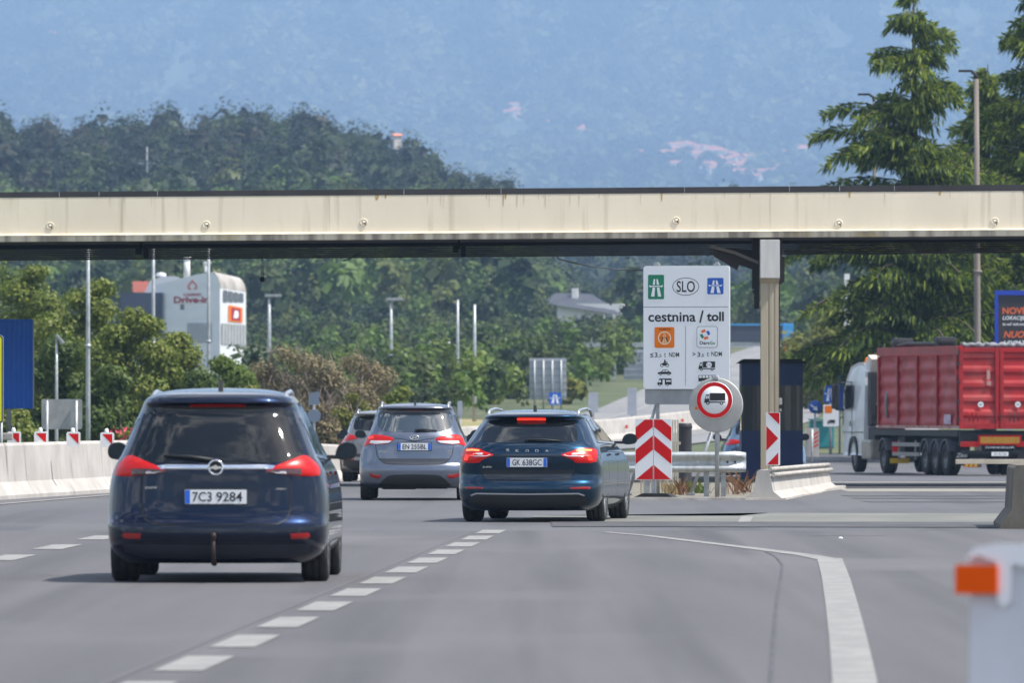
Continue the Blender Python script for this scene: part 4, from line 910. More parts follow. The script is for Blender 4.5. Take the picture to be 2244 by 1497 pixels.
def newjersey(name,label,pts,hgt,m,zoff=lambda y:H(y),half=.30,top=.10,group=None,joint=0):
    """moulded barrier swept along a line of ground points"""
    prof=[(half,0),(half,.075/.85),(half-.14,.27/.85),(top+.01,.95),(top-.02,1),(-top+.02,1),(-top-.01,.95),(-half+.14,.27/.85),(-half,.075/.85),(-half,0)]
    x0,y0=pts[0]; root=None; mb=MB(); Q=[]
    for i in range(len(pts)-1):
        a,b=Vector(pts[i]),Vector(pts[i+1]); L_=(b-a).length; k=max(1,int(L_/4)); Q += [a.lerp(b,j/k) for j in range(k)]
    Q.append(Vector(pts[-1])); vs=[]; n=len(prof)
    for i,p in enumerate(Q):
        t=(Q[min(i+1,len(Q)-1)]-Q[max(i-1,0)]).normalized(); nn=Vector((t.y,-t.x)); hh=hgt[0]+(hgt[1]-hgt[0])*i/(len(Q)-1) if isinstance(hgt,tuple) else hgt
        for w,z in prof: q=p+nn*w; vs.append((q.x-x0,q.y-y0,zoff(p.y)-.02+z*hh))
    fs=[(i*n+j,i*n+j+1,(i+1)*n+j+1,(i+1)*n+j) for i in range(len(Q)-1) for j in range(n-1)]
    fs += [tuple(range(n)),tuple(range(len(Q)*n-1,(len(Q)-1)*n-1,-1))]
    mb.add(vs,fs,0,False)
    if joint:
        d=0; 
        for i in range(1,len(Q)-1,joint):
            p=Q[i]; t=(Q[i+1]-Q[i-1]).normalized(); nn=Vector((t.y,-t.x)); h=hgt if not isinstance(hgt,tuple) else hgt[0]
            vv=[]
            for w,z in prof[:5]:
                for e in (-.006,.006): q=p+nn*(w+.004)+t*e; vv.append((q.x-x0,q.y-y0,zoff(p.y)-.02+z*h))
            mb.add(vv,[(2*k,2*k+1,2*k+3,2*k+2) for k in range(4)],1)
    o=mb.build(name,[m,m_seam]); o.location=(x0,y0,0); return tag(o,label,'barrier',group)
lb=newjersey('concrete_barrier','long pale concrete barrier along the left edge of the carriageway',[(-11.8,112),(-8.55,136),(-7.25,148),(-4.55,200),(-3.4,236)],(.93,.90),m_concrete,joint=2)
mb=MB(); c=P(79,1004,141.2); mb.flat([(-.055,0),(.0,.05),(.045,.06),(.045,-.06),(.0,-.04)],0); rt=mb.build('reflector',m_red,lb); rt.location=(-8.03+11.8-.0,140.2-112,c.z); rt.rotation_euler=(radians(-20),0,radians(70))
fb=newjersey('concrete_barrier','far concrete barrier with red reflectors curving up beside the motorway',[(-7.0,318),(-1.6,341),(4.3,368),(9.3,412),(14.5,470),(19.5,545),(26.5,660)],.95,m_concrete)
mb=MB()
for i in range(16):
    t=i/15; y=372+t*130; x=float(np.interp(y,[368,412,470,545],[4.3,9.3,14.5,19.5]))+.24; mb.box((x-(-7.0),y-318,H(y)+.55),(.12,.16,.14))
mb.build('reflector',m_red,fb)
# white barrier at the column
wb=newjersey('white_barrier','short white painted concrete barrier at the foot of the column',[(4.02,136.6),(5.0,147),(5.75,158)],(.50,.46),m_whiteconc,half=.30,top=.09)
mb=MB(); m_rust=mat('rust_stain',(.30,.13,.06),.9,c2=(.55,.45,.36),ns=9)
for k in range(9):
    t=.30+k*.062; x=4.02+(5.75-4.02)*t; y=136.6+21.4*t; zz_=.02; mb.add([(x+.298-4.02,y-136.6,.055+RND.uniform(-.02,.01)),(x+.29-4.02,y-136.6+.7,.05),(x+.175-4.02,y-136.6+.6,.135+RND.uniform(0,.03)),(x+.185-4.02,y-136.6+.1,.14)],[(0,1,2,3)])
mb.build('rust_marks',m_rust,wb)
mb=MB()
for q,zz_ in ((.085,.49),(.135,.40)): mb.tube([(4.02+q+.03-4.02,.0,zz_),(5.0+q+.03-4.02,10.4,zz_-.02),(5.75+q+.03-4.02,21.4,zz_-.04+H(158))],.035,8)
mb.build('top_ridge',m_whiteconc,wb)
wsl=MB(); wsl.prism([(3.73,136.35),(4.38,136.5),(6.2,158.5),(5.3,158.5)],-.1,.03,plane='xy'); structure(wsl.build('barrier_footing',m_whiteconc))
# right-hand concrete block
m_oldshadeconc=mat('weathered_shaded_concrete',(.15,.137,.112),.9,c2=(.095,.085,.07),ns=2.5,stretch=(1,1,.4),c3=(.20,.115,.035),ns3=1.6,lo3=.55,hi3=.72,stretch3=(2,2,.3),bump=.25,bs=15)  # base grey darkened to paint shade onto the block's face; rust is its own
newjersey('concrete_block','weathered concrete barrier block with a rust stain at the right edge of the picture',[(6.27,104.3),(6.36,107.4)],.80,m_oldshadeconc,half=.30,top=.12)
newjersey('concrete_block','second weathered concrete block lying in front of the rust stained one',[(6.62,102.9),(8.6,103.3)],.50,m_oldshadeconc,half=.28,top=.12)
# delineator board on the column's barrier
D=141.5; s=F/D; c=P(1694,890,D)
dl=thing('delineator_board','red and white arrow board leaning before the grey column','sign',(c.x,D,.0),radians(-10))
Zp=lambda py: CH+(HY-py)/s
mb=MB(); mb.prism(rrect(-15.3/s,Zp(1020),15.3/s,Zp(904),.016),-.015,.01,0)
X=lambda px:(px-1694)/s
mb.flat([(X(1682),Zp(905)),(X(1708.5),Zp(905)),(X(1708.5),Zp(931))],-.0175,1); mb.flat([(X(1679.5),Zp(934)),(X(1706),Zp(961)),(X(1679.5),Zp(988))],-.0175,1); mb.flat([(X(1681),Zp(1018.5)),(X(1706),Zp(992)),(X(1706),Zp(1018.5))],-.0175,1)
mb.build('panel',[m_signwhite,m_red],dl); mb=MB(); mb.box((0,.04,.50),(.05,.05,1.0)); mb.build('post',m_galv,dl)

# booth
D=174; s=F/D
bt=thing('toll_booth','dark blue booth with glazed sides under the canopy behind the column','booth',((1692-CX)/s,D,H(D)-.02))
m_booth=mat('booth_navy',(.016,.042,.15),.5,c2=(.019,.047,.16),ns=4)
w=67.5/s; z=lambda py: CH+(HY-py)/s-H(D)+.02
mb=MB(); mb.box((0,.75,z(1062)/2+z(944)/2),(2*w,1.5,z(944)-z(1062))); mb.box((0,.75,(z(845)+z(795))/2),(2*w,1.5,z(795)-z(845))); 
for x in (-w+.03,w-.03): 
    for y in (.03,1.47): mb.box((x,y,(z(944)+z(845))/2),(.06,.06,z(845)-z(944)),1)
for x in (-.36,-.22,.20,.44): mb.box((x,.02,(z(944)+z(845))/2),(.09,.05,z(845)-z(944)),1)
mb.box((0,.75,z(944)+.004),(2*w-.1,1.4,.01),1)
mb.build('cabin',[m_booth,mat('booth_frame',(.085,.085,.085),.5)],bt)
mb=MB(); mb.prism([(-70*1.08/s,z(796)),(70*1.08/s,z(796)),(62/s,z(787)),(-62/s,z(787))],-.16,1.66); mb.build('roof',mat('booth_roof',(.012,.016,.022),.7),bt)
m_win=mat('booth_glass',(.085,.095,.10),.06,spec=.8)
for xa,xb in ((-w+.06,-.41),(-.31,-.18),(.25,.39),(.49,w-.06)):
    mb=MB(); mb.box(((xa+xb)/2,.012,(z(944)+z(845))/2),(xb-xa,.008,z(845)-z(944))); mb.build('window',m_win,bt)
for sg in (-1,1): mb=MB(); mb.box((sg*(w-.012),.75,(z(944)+z(845))/2),(.008,1.38,z(845)-z(944))); mb.build('window',m_win,bt)
mb=MB(); mb.box((0,1.488,(z(944)+z(845))/2),(2*w-.12,.008,z(845)-z(944))); mb.build('window',m_win,bt)

# ------------------------------------------------------------------ flap delineators on the left barrier, plates and poles behind it
D=142.5; s=F/D
first=None
for px,py,nm in ((31,957,'red and white warning lamp head on the left barrier, leftmost of four'),(90,957,'red and white warning lamp head beside the leftmost one on the barrier'),(161,958,'red and white warning lamp head on the barrier in front of the grey sign back'),(235,959,'red and white warning lamp head on the barrier nearest the dark blue car')):
    c=P(px,py,D)
    if first is None:
        first=thing('warning_lamp',nm,'warning lamp',(c.x,D,c.z),0,'warning lamp heads on the left barrier')
        mb=MB(); mb.prism(rrect(-.115,-.16,.115,.085,.035),-.03,.03); mb.build('housing',m_white,first)
        mb=MB(); mb.flat([(-.085,.062),(.085,.062),(.085,-.06),(.05,-.05),(-.05,.03)][:0] or [(-.085,.055),(.085,.055),(.085,-.12)],-.033); mb.build('red_panel',m_red,first)
        mb=MB(); mb.lathe([(.034,.08),(.032,.13),(.02,.15),(.001,.152)],'z',(-.01,0,0),12); mb.build('lamp_dome',m_white,first)
    else:
        o=copy_tree(first); o.location=(c.x,D,c.z); o['label']=nm
c=P(40,975,D)
mb=MB(); mb.box((0,0,0),(.34,.12,.12),bev=.02); o=mb.build('concrete_lug',m_whiteconc); o.location=P(6,957,D-.5); tag(o,'pale block on the left barrier below the yellow sign','block')
# big blue sign back at the left edge
D=172; s=F/D
bs=thing('blue_sign','ribbed blue panel standing at the left edge of the picture','panel',(P(10,890,D).x,D,H(D)))
mb=MB(); x1=(73-10)/s; x0=x1-2.2; z0=CH+(HY-886)/s; z1=CH+(HY-690)/s; n=44; vs=[]
for i in range(n+1):
    x=x0+(x1-x0)*i/n; y=.02 if i%2 else -.012; vs += [(x,y,z0),(x,y,z1)]
mb.add(vs,[(2*i,2*i+2,2*i+3,2*i+1) for i in range(n)]); mb.box(((x0+x1)/2,.05,(z0+z1)/2),(x1-x0-.02,.03,z1-z0-.02)); mb.build('panel',mat('panel_blue',(.018,.18,.78),.45),bs,fix=False)
mb=MB(); mb.box((x1+.004,.01,(z0+z1)/2),(.022,.08,z1-z0+.01)); mb.build('edge_trim',m_galv,bs)
for x in (x0+.5,x0+1.7): mb=MB(); mb.tube([(x,.12,-.1),(x,.12,z1-.1)],.05,10); mb.build('post',m_galv,bs)
D=139; s=F/D
ys=thing('yellow_sign','yellow board with a black rim cut by the left edge of the picture','sign',(P(-60,890,D).x,D,0))
mb=MB(); x1=(7.5+60)/s; z0=CH+(HY-929)/s; z1=CH+(HY-734)/s; mb.prism(rrect(-x1,z0,x1,z1,.06),0,.03,0); mb.prism(rrect(-x1+.012,z0+.012,x1-.012,z1-.012,.05),-.003,0.001,1); mb.prism(rrect(-x1+.03,z0+.03,x1-.03,z1-.03,.04),-.006,-.002,2); mb.build('panel',[m_galv,m_black,mat('sign_yellow',(.62,.68,.01),.4)],ys)
mb=MB(); mb.tube([(0,.06,0),(0,.06,z1)],.04,10); mb.tube([(x1*.93,.06,.5),(x1*.93,.06,z0+.1)],.02,8); mb.build('post',m_galv,ys)
def sign_back(name,label,x0,y0,x1,y1,D,nh=0,nv=2,m=None,ext=1.0,posts=True,group=None):
    s=F/D; g=H(D); root=thing(name,label,'sign',(P((x0+x1)/2,890,D).x,D,g)); w=(x1-x0)/s/2; za=CH+(HY-y1)/s-g; zb=CH+(HY-y0)/s-g
    mb=MB(); mb.prism(rrect(-w,za,w,zb,.04),.0,.03); mb.build('panel',m or m_greyback,root)
    mb=MB()
    for i in range(nh): z=za+(zb-za)*(i+.5)/nh; mb.box((0,-.03,z),(2*w*.98,.05,(zb-za)*.035))
    if nh: mb.build('stiffeners',mat('stiffener',(.26,.28,.32),.5,.3),root)
    if posts:
        for i in range(nv): x=-w*.72+1.44*w*i/max(1,nv-1) if nv>1 else 0; mb=MB(); mb.tube([(x,-.07,-.2),(x,-.07,zb-.05*(zb-za))],max(.035,w*.045),8); mb.build('post',m_galv,root)
    return root
sign_back('sign_board','plain grey back of a sign on two posts behind the left barrier',91,875,180,941,200,0,2)
m_farback=mat('far_sign_back',(.40,.42,.46),.5,.2,c2=(.34,.36,.40),ns=2)
sign_back('sign_board','large grey lattice back of a road sign beyond the blue estate',1160,785,1241,876,500,6,4,m_farback)
gt=thing('gantry','grey overhead gantry holding the back of a sign, left of the toll sign','gantry',(P(1280,890,620).x,620,H(620)))
s=F/620; zt=CH+(HY-756)/s-H(620)
for px in (1277,1346): mb=MB(); x=(px-1280)/s; mb.box((x,0,zt/2),(.26,.3,zt)); mb.build('post',m_galv,gt)
mb=MB(); mb.box((6.0,0,zt),(12.6,.3,.34)); 
for k in range(2): mb.box((.55+k*.85,0,zt+.32),(.06,.06,.5))
mb.build('beam',m_galv,gt)
mb=MB(); mb.box((4.2,-.2,zt-1.42),(2.6,.1,2.2)); 
for k in range(5): mb.box((4.2,-.28,zt-.55-k*.42),(2.5,.06,.06))
mb.build('sign_back',m_farback,gt)
def small_sign(name,label,px,py,w,h,D,face,symbol=None,post_to=None,group=None,rnd=.03,cat='sign',face2=None):
    s=F/D; g=H(D); c=P(px,py,D); root=thing(name,label,cat,(c.x,D,g),0,group); W_=w/s/2; H_=h/s/2; zc=c.z-g
    mb=MB(); mb.prism(rrect(-W_,zc-H_,W_,zc+H_,min(rnd,W_*.4)),0,.03,0)
    if symbol=='motorway': motorway_symbol(mb,0,zc,2*W_,2*H_,-.004,1)
    mb.build('panel',[face,m_signwhite],root)
    mb=MB(); mb.tube([(0,.06,-.1),(0,.06,zc+H_*.9)],.04,8); mb.build('post',m_galv,root); return root
small_sign('motorway_sign','small blue motorway sign above the roof of the blue estate',1216.5,873.5,27,27,400,m_blue,'motorway')
small_sign('plate_sign','grey plate on a post, left of two beside the far motorway',1300,882,22,44,400,m_farback)
small_sign('plate_sign','grey plate on a post, right of two beside the far motorway',1385,880,20,60,415,m_farback)
small_sign('plate_sign','pale grey plate above the roof of the silver car',808,885,28,22,300,m_farback)
small_sign('plate_sign','pale grey plate between slate people carrier and blue estate',1008,896,11,34,300,m_farback)
# round mirror / discs near the people carrier's right shoulder
D=215; c=P(688,912,D); dm=thing('traffic_disc','pale blue grey round disc sign beside the roof of the dark blue people carrier','sign',(c.x,D,H(D)))
mb=MB(); zc=c.z-H(D); mb.lathe([(.001,0),(.165,0),(.17,.01),(.165,.04),(.001,.05)],'y',(0,0,zc),28,smooth=False); mb.build('disc',mat('disc_blue_grey',(.14,.18,.235),.6),dm); mb=MB(); mb.tube([(0,.08,-.1),(0,.08,zc+.5)],.03,8); mb.build('post',m_galv,dm)
mb=MB(); mb.prism([(-.14,zc+.27),(.14,zc+.30),(.12,zc+.62),(-.10,zc+.58)],0,.03); mb.build('plate',MATS['disc_blue_grey'],dm)

# poles and lamps
def pole(name,label,px,ytop,D,r,head=None,group=None,m=None,lean=0,ybase=None):
    g=H(D); c=P(px,ytop,D); root=thing(name,label,'lamp post' if head else 'pole',(c.x,D,g),0,group); h=c.z-g
    mb=MB(); mb.tube([(0,0,-.2),(lean*.3,0,h*.3),(lean*.6,0,h*.6),(lean,0,h)],[r,r*.92,r*.82,r*.62],10); 
    mb.cyl((0,0,h*.5),(0,0,h*.5+.1),r*1.15,n=10)
    mb.build('shaft',m or m_galv,root)
    if head:
        mb=MB(); k=head
        if k=='tilt': mb.box((.08,0,h+.06),(.34,.16,.09),M=Matrix.Translation((0,0,h))@Matrix.Rotation(radians(50),4,'Y')@Matrix.Translation((0,0,-h)),bev=.02)
        elif k=='arm': mb.tube([(lean,0,h-.02),(lean-.05,0,h+.18),(lean-.16,0,h+.24)],r*.5,6); mb.box((lean-.38,0,h+.27),(.46,.2,.08),bev=.02)
        elif k=='tee': mb.box((0,0,h+.05),(1.2,.35,.16),bev=.03)
        elif k=='double': mb.box((.22,0,h),(.95,.3,.16),bev=.03)
        elif k=='ball': mb.lathe([(.001,.25),(.18,.18),(.25,0),(.18,-.18),(.001,-.25)],'z',(0,0,h+.1),12)
        mb.build('lamp_head',m_greyback if k!='arm' else m_darkplastic,root)
    return root
pole('light_pole','thick galvanised pole behind the left barrier, left of the dark blue people carrier',193,478,250,.075)
pole('light_pole','galvanised pole rising behind the left edge of the people carrier roof',336,482,285,.075)
pole('light_pole','galvanised pole rising behind the middle of the people carrier roof',457,486,305,.075)
pole('street_lamp','short galvanised lamp post with a tilted head behind the left barrier',124,742,250,.055,'tilt')
pole('street_lamp','lamp post with a flat head right of the casino building',590,648,500,.13,'double')
pole('street_lamp','lamp post with a double flat head in front of the wooded hill',857,656,480,.12,'double')
pole('flag_pole','tall pale pole right of the slate people carrier roof, left of a pair',1003,657,450,.10)
pole('flag_pole','tall pale pole left of the lattice sign back, right of a pair',1040,667,430,.11)
for i,(px,yt) in enumerate(((943,738),(959,746),(970,742),(984,748),(1022,775),(1060,778),(1097,772),(1259,800))):
    pole('distant_pole','slim grey pole among the far poles before the wooded hill',px,yt,620,.085,group='far slim poles before the wooded hill')
pole('distant_lamp','far lamp on a short pole near the lattice sign back',1138,786,640,.09,'ball')
pole('distant_lamp','far lamp on a short pole right of the tall pale pole pair',1052,784,640,.09,'ball')
m_wood=mat('pole_concrete',(.24,.205,.18),.85,c2=(.17,.145,.125),ns=1.2,stretch=(6,6,.3),c3=(.32,.25,.19),ns3=.5)
pole('lamp_post','tall weathered lamp post in front of the dark cedars on the right',2143,172,292,.13,'arm',m=m_wood,lean=-.05)
pole('lamp_post','weathered lamp post half hidden by the cedar branches',1916,222,317,.10,'arm',m=m_wood)
# mast on the wooded hill
c=P(322,395,1250); ms=thing('pylon','pale power pylon on the dark wooded hill above the canopy','pylon',(c.x,1250,c.z-5)); mb=MB(); mb.box((0,0,7.5),(2.6,.2,.16)); mb.build('cross_arm',m_greyback,ms); mb=MB(); mb.tube([(0,0,0),(0,0,10)],[.14,.07],6); mb.build('mast',m_greyback,ms)

# ------------------------------------------------------------------ right-hand side: signs, billboard
D=330; s=F/D
small_sign('direction_sign','blue motorway sign over white and orange plates, left of the lorry cab',1819,864,28,38,D,m_blue,'motorway')
r=small_sign('toll_plate','white plate with an orange vignette square below the blue motorway sign',1821,911,34,48,D-1,m_signwhite); mb=MB(); zc=P(0,897,D).z-H(D); W_=8/s; mb.flat(rrect(-W_-.1,zc-W_,W_-.1,zc+W_,.03),-.004); mb.build('vignette_square',m_orange,r)
mb=MB(); zc=P(0,925,D).z-H(D); lorry_icon(mb,-.14,zc-.06,.3,-.004); mb.build('lorry_icon',[m_black,m_signwhite],r)
small_sign('blue_plate','tall blue plate just beside the lorry mirror',1840,860,16,80,D+2,mat('blue_plate',(.01,.06,.30),.4))
c=P(1786,892,320); kd=thing('round_sign','round blue arrow sign left of the lorry cab','sign',(c.x,320,H(320))); zc=c.z-H(320)
mb=MB(); mb.lathe([(.001,0),(.24,0),(.245,.02),(.001,.03)],'y',(0,0,zc),28,0); mb.flat([(-.15,zc+.1),(.02,zc-.02),(.06,zc+.04),(.10,zc-.14),(-.08,zc-.10),(-.03,zc-.06),(-.18,zc+.05)],-.004,1); mb.build('disc',[m_blue,m_signwhite],kd); mb=MB(); mb.tube([(0,.06,-.1),(0,.06,zc)],.04,8); mb.build('post',m_galv,kd)
D=300; s=F/D
o=sign_back('hatched_block','pale concrete end block with a red hatched marker, right of the booth',1764,938,1795,1002,D,0,1,m_whiteconc); o['category']='block'
mb=MB(); 
for k in range(4): z=CH+(HY-(955+k*9))/s-H(D); mb.flat([(.06,z),(.22,z+.10),(.22,z+.16),(.06,z+.06)],-.004)
mb.build('red_hatching',m_red,o)
mb=MB(); mb.box((0,0,.55),(1.0,1.2,1.1),bev=.08); mb.box((.0,-.1,1.16),(1.06,1.3,.06),bev=.02); o=mb.build('skip_container',mat('teal_paint',(.02,.22,.26),.5)); o.location=(P(1800,890,345).x,345,H(345)); tag(o,'teal container left of the lorry cab behind the signs','container')
bb=thing('billboard','dark billboard in a blue frame with orange and white lettering at the right edge','billboard',(P(2180,890,300).x,300,H(300)))
s=F/300; z=lambda py: CH+(HY-py)/s-H(300); x=lambda px:(px-2180)/s
mb=MB(); zt,zb=z(638),z(800); Wd=3.2
mb.box((Wd/2,.0,zt-.06),(Wd,.12,.16)); mb.box((.06,0,(zt+zb)/2-.08),(.12,.118,zt-zb-.16)); mb.box((Wd-.06,0,(zt+zb)/2-.08),(.12,.118,zt-zb-.16)); mb.box((Wd/2,0,zb),(Wd-.24,.116,.12)); mb.build('frame',mat('frame_blue',(.012,.05,.42),.4),bb)
mb=MB(); mb.box((Wd/2,.01,(zt+zb)/2),(Wd-.2,.05,zt-zb-.1)); mb.build('panel',mat('poster_dark',(.030,.026,.030),.5,c2=(.07,.026,.018),ns=.9,lo=.5,hi=.7),bb)
for s_,px,py,h_,sh_ in (('NOVE',2197,681,15,.0),('NUOVE',2199,733,15,.25)): mb=MB(); text(mb,s_,x(px),z(py),-.018,h=h_/s,align='L',bold=.03,shear=sh_); mb.build('orange_lettering',mat('poster_orange',(.70,.13,.03),.5),bb)
for s_,px,py,h_,sh_ in (('LOKACIJE',2197,698,11,.2),('še več dobrega',2197,711,8,.15),('LOCATION',2199,752,11,.2)): mb=MB(); text(mb,s_,x(px),z(py),-.018,h=h_/s,align='L',bold=.02,shear=sh_); mb.build('white_lettering',m_signwhite,bb)
for xx_ in (.5,2.7): mb=MB(); mb.box((xx_,.12,zb/2),(.14,.14,zb)); mb.build('post',m_galv,bb)
# totem with green and blue boxes, overhead panels beyond the column
tt=thing('sign_totem','white totem post carrying green and blue boards beside the cedar','sign',(P(1856,890,420).x,420,H(420))); s=F/420; z=lambda py: CH+(HY-py)/s-H(420)
mb=MB(); mb.box((0,0,z(600)/2),(.26,.2,z(600))); mb.build('post',m_white,tt)
for a,b,c_,d_,m_ in ((8,735,40,762,m_green),(8,766,36,800,m_blue)): mb=MB(); mb.box(((a+c_)/2/s+.12,0,(z(b)+z(d_))/2),((c_-a)/s,.15,z(b)-z(d_)),bev=.02); text(mb,'P' if m_ is m_green else 'i',(a+c_)/2/s+.12,(z(b)+z(d_))/2,-.08,h=.35,mi=1); mb.build('board',[m_,m_signwhite],tt)
gp=thing('overhead_panel','dark blue overhead gantry panel with a light blue end behind the column','gantry',(P(1600,890,520).x,520,H(520))); s=F/520; z=lambda py: CH+(HY-py)/s-H(520)
mb=MB(); mb.box((1.6,0,(z(714)+z(750))/2),(3.2,.3,z(714)-z(750)),0); mb.box((1.6,-.02,z(711.5)),(3.22,.36,.10),1); mb.box((3.52,0,(z(709)+z(752))/2),(.66,.4,z(709)-z(752)),1,bev=.05); mb.build('panel',[mat('panel_slate',(.045,.055,.085),.5),mat('panel_light_blue',(.05,.28,.60),.4)],gp)
mb=MB(); mb.box((1.6,.05,z(755)),(4.4,.25,.18)); mb.build('beam',m_galv,gp)
for xx_ in (-.3,3.9): mb=MB(); mb.box((xx_,.05,z(755)/2),(.2,.2,z(755))); mb.build('post',m_galv,gp)
mb=MB(); mb.box((-.22,0,0),(.34,.2,1.2),0,bev=.03); mb.box((.22,0.02,-.05),(.40,.2,1.1),1,bev=.03); o=mb.build('banner',[m_orange,mat('rust_red',(.28,.07,.03),.6)]); o.location=P(1730,775,515); tag(o,'orange and rust red banner above the booth roof','banner')
# boom rail in front of the lorry
D=196; bl=thing('barrier_arm','pale horizontal barrier arm crossing behind the right concrete block','barrier arm',P(2094,1012,D)); s=F/D
mb=MB(); mb.box((1.6,0,0),(3.2,.06,.11),bev=.01); mb.build('arm',mat('arm_beige',(.50,.45,.38),.6,c2=(.42,.37,.30),ns=2),bl); mb=MB(); mb.box((2.6,.08,-.55),(.2,.1,1.0)); mb.build('arm_post',m_galv,bl)

# ------------------------------------------------------------------ out of focus post at the right
D=30.0; s=F/D; c=P(2120,890,D)
ps_=thing('marker_post','blurred white marker post with an orange reflector close to the camera','marker post',(c.x,D,0),radians(-16))
z=lambda py: CH+(HY-py)/s
mb=MB(); mb.prism([(0,0),(.50,0),(.50,z(1215)-.02),(.46,z(1200)),(.06,z(1197)),(.014,z(1215)),(.012,z(1240))],0,.10); mb.build('body',mat('marker_white',(.66,.67,.70),.5,c2=(.60,.61,.64),ns=3),ps_)
mb=MB(); mb.prism([(.0,z(1226)),(.03,z(1200)),(.10,z(1193)),(.42,z(1193)),(.5,z(1205)),(.5,z(1262)),(.30,z(1250)),(.165,z(1236)),(.16,z(1318)),(.135,z(1330)),(.115,z(1318)),(.112,z(1232)),(.05,z(1218))],-.03,-.001); mb.build('cap',mat('marker_sunlit_cap',(.84,.84,.85),.4),ps_)  # whiter tone paints sunlight onto the post's top and upper edges
mb=MB(); mb.prism(rrect(-.035,z(1302),.117,z(1238),.006),-.045,-.02); mb.build('reflector',mat('reflector_orange',(.86,.095,.001),.6,spec=.1),ps_)

# ------------------------------------------------------------------ lorry with tipping trailer
def lorry():
    D=258.0; psi=.188; X0=(2189-CX)/F*D
    root=thing('articulated_lorry','white lorry cab pulling a red ribbed tipper trailer','lorry',(X0,D,H(D)),psi)
    m_tred=mat('trailer_red',(.40,.014,.016),.5,spec=.35,c2=(.29,.014,.016),ns=1.4,c3=(.41,.085,.075),ns3=.9,stretch3=(1,1,2.2),lo3=.46,hi3=.72)
    m_tdark=mat('trailer_red_frame',(.36,.010,.011),.45,spec=.35,c2=(.26,.010,.011),ns=2)
    m_worn=mat('worn_edge',(.44,.30,.26),.6,c2=(.36,.06,.05),ns=6)
    m_cab=mat('cab_white',(.70,.71,.72),.35,coat=.6,c2=(.62,.63,.64),ns=2)
    m_chas=mat('chassis_black',(.014,.015,.018),.6); m_tank=mat('tank_alloy',(.42,.38,.31),.45,.5,c2=(.33,.30,.25),ns=4)
    L_=10.75; Wd=1.235; zb,zt=1.44,3.94
    # box body: corrugated sides (horizontal swages), open top
    mb=MB()
    def swage(z): 
        t=(z-zb-.15)/.42; return .035*(.5+.5*cos(2*pi*t)) 
    zs=[zb+.02+i*(zt-.28-zb-.02)/56 for i in range(57)]
    for sg in (-1,1):
        ys=[.35,L_]; vs=[]
        for z in zs: vs += [(sg*(Wd-.07+swage(z)),ys[0],z),(sg*(Wd-.07+swage(z)),ys[1],z)]
        mb.add(vs,[(2*i,2*i+1,2*i+3,2*i+2) for i in range(len(zs)-1)],0,True)
    mb.box((0,L_-.02,(zb+zt)/2),(2*Wd-.1,.05,zt-zb-.1)); mb.box((0,L_/2,zb+.05),(2*Wd-.16,L_-.1,.08)); 
    mb.build('tipper_body',m_tred,root)
    mb=MB()
    for sg in (-1,1):
        mb.box((sg*(Wd-.04),L_/2,zt-.13),(.13,L_,.27)); mb.box((sg*(Wd-.05),L_/2,zb+.03),(.1,L_-.04,.09),1)
        for y in (.33,2.9,5.5,8.1,10.66): mb.box((sg*(Wd-.02),y,(zb+zt)/2-.1),(.085,.17,zt-zb-.36))
    mb.box((0,L_-.06,zt-.14),(2*Wd-.22,.1,.24)); mb.build('body_frame',[m_tdark,m_worn],root)
    for sg in (-1,1):
        t=MB(); x0,x1=(.02,Wd) if sg>0 else (-Wd,-.02); w=x1-x0; xc=(x0+x1)/2
        for a,b,c,d in ((x0,x0+.11,zb-.02,zt-.06),(x1-.11,x1,zb-.02,zt-.06)): t.box(((a+b)/2,-.02,(c+d)/2),(b-a,.11,d-c),1,bev=.012)
        t.box((xc,-.015,zt-.13),(w-.23,.1,.14),1,bev=.01); t.box((xc,-.015,zb+.06),(w-.23,.1,.16),1,bev=.01)
        zz=[zb+.14+i*(zt-.2-zb-.14)/60 for i in range(61)]; vs=[]
        for z in zz:
            q=((z-zb-.14)/.44)%1; dy=.0 if q<.42 else (.035*min(1,(q-.42)/.12) if q<.8 else .035*max(0,(1-(q-.8)/.2)))
            vs += [(x0+.11,.005-dy,z),(x1-.11,.005-dy,z)]
        t.add(vs,[(2*i,2*i+1,2*i+3,2*i+2) for i in range(60)],0,False)
        d=t.build('rear_door',[m_tred,m_tdark],root)
        t=MB(); cx=xc-.05*sg; cz=zb+.72; t.flat(ellipse(cx,cz,.10),-.052); ring_flat(t,cx,cz,.098,.086,-.054,1); text(t,'80',cx,cz,-.056,h=.075,mi=1); t.build('speed_disc',[m_signwhite,m_black],d)
        t=MB()
        for k in range(3): t.tube([(xc-.30+k*.13,-.06,zb+.20),(xc-.30+k*.13,-.06,zb+.50)],.012,6)
        t.box((.0 if sg<0 else .05,-.09,zb+.38),(.10,.05,.05)); t.build('door_latch',m_tdark if sg<0 else m_chas,d)
        t=MB()
        for z in (zb+.25,zb+.8,zb+1.4,zb+1.95,zb+2.3): t.box((sg*(Wd+.01),-.02,z),(.05,.13,.10))
        t.build('hinge',m_chas,d)
    t=MB(); t.box((-.34,-.055,zb+1.62),(.10,.01,.28)); t.box((-.33,-.06,zb+1.36),(.12,.01,.12)); t.build('door_plate',mat('faded_plate',(.38,.22,.20),.7),root)
    t=MB(); s_=-(Wd+.004); t.add([(s_,1.05,zb+.12),(s_,1.95,zb+.12),(s_,1.95,zb+.42),(s_,1.05,zb+.42)],[(0,1,2,3)]); t.build('side_sticker',mat('sticker_pale',(.58,.50,.60),.5,c2=(.4,.2,.3),ns=14),root)
    t=MB(); t.tube([(-Wd+.06,9.6,zb+.3),(-Wd+.01,9.6,zb+.5),(-Wd+.0,9.6,zb+.85),(-Wd+.05,9.6,zb+1.1)],.05,8); t.build('side_scuff',mat('scuff_grey',(.22,.24,.22),.8),root)
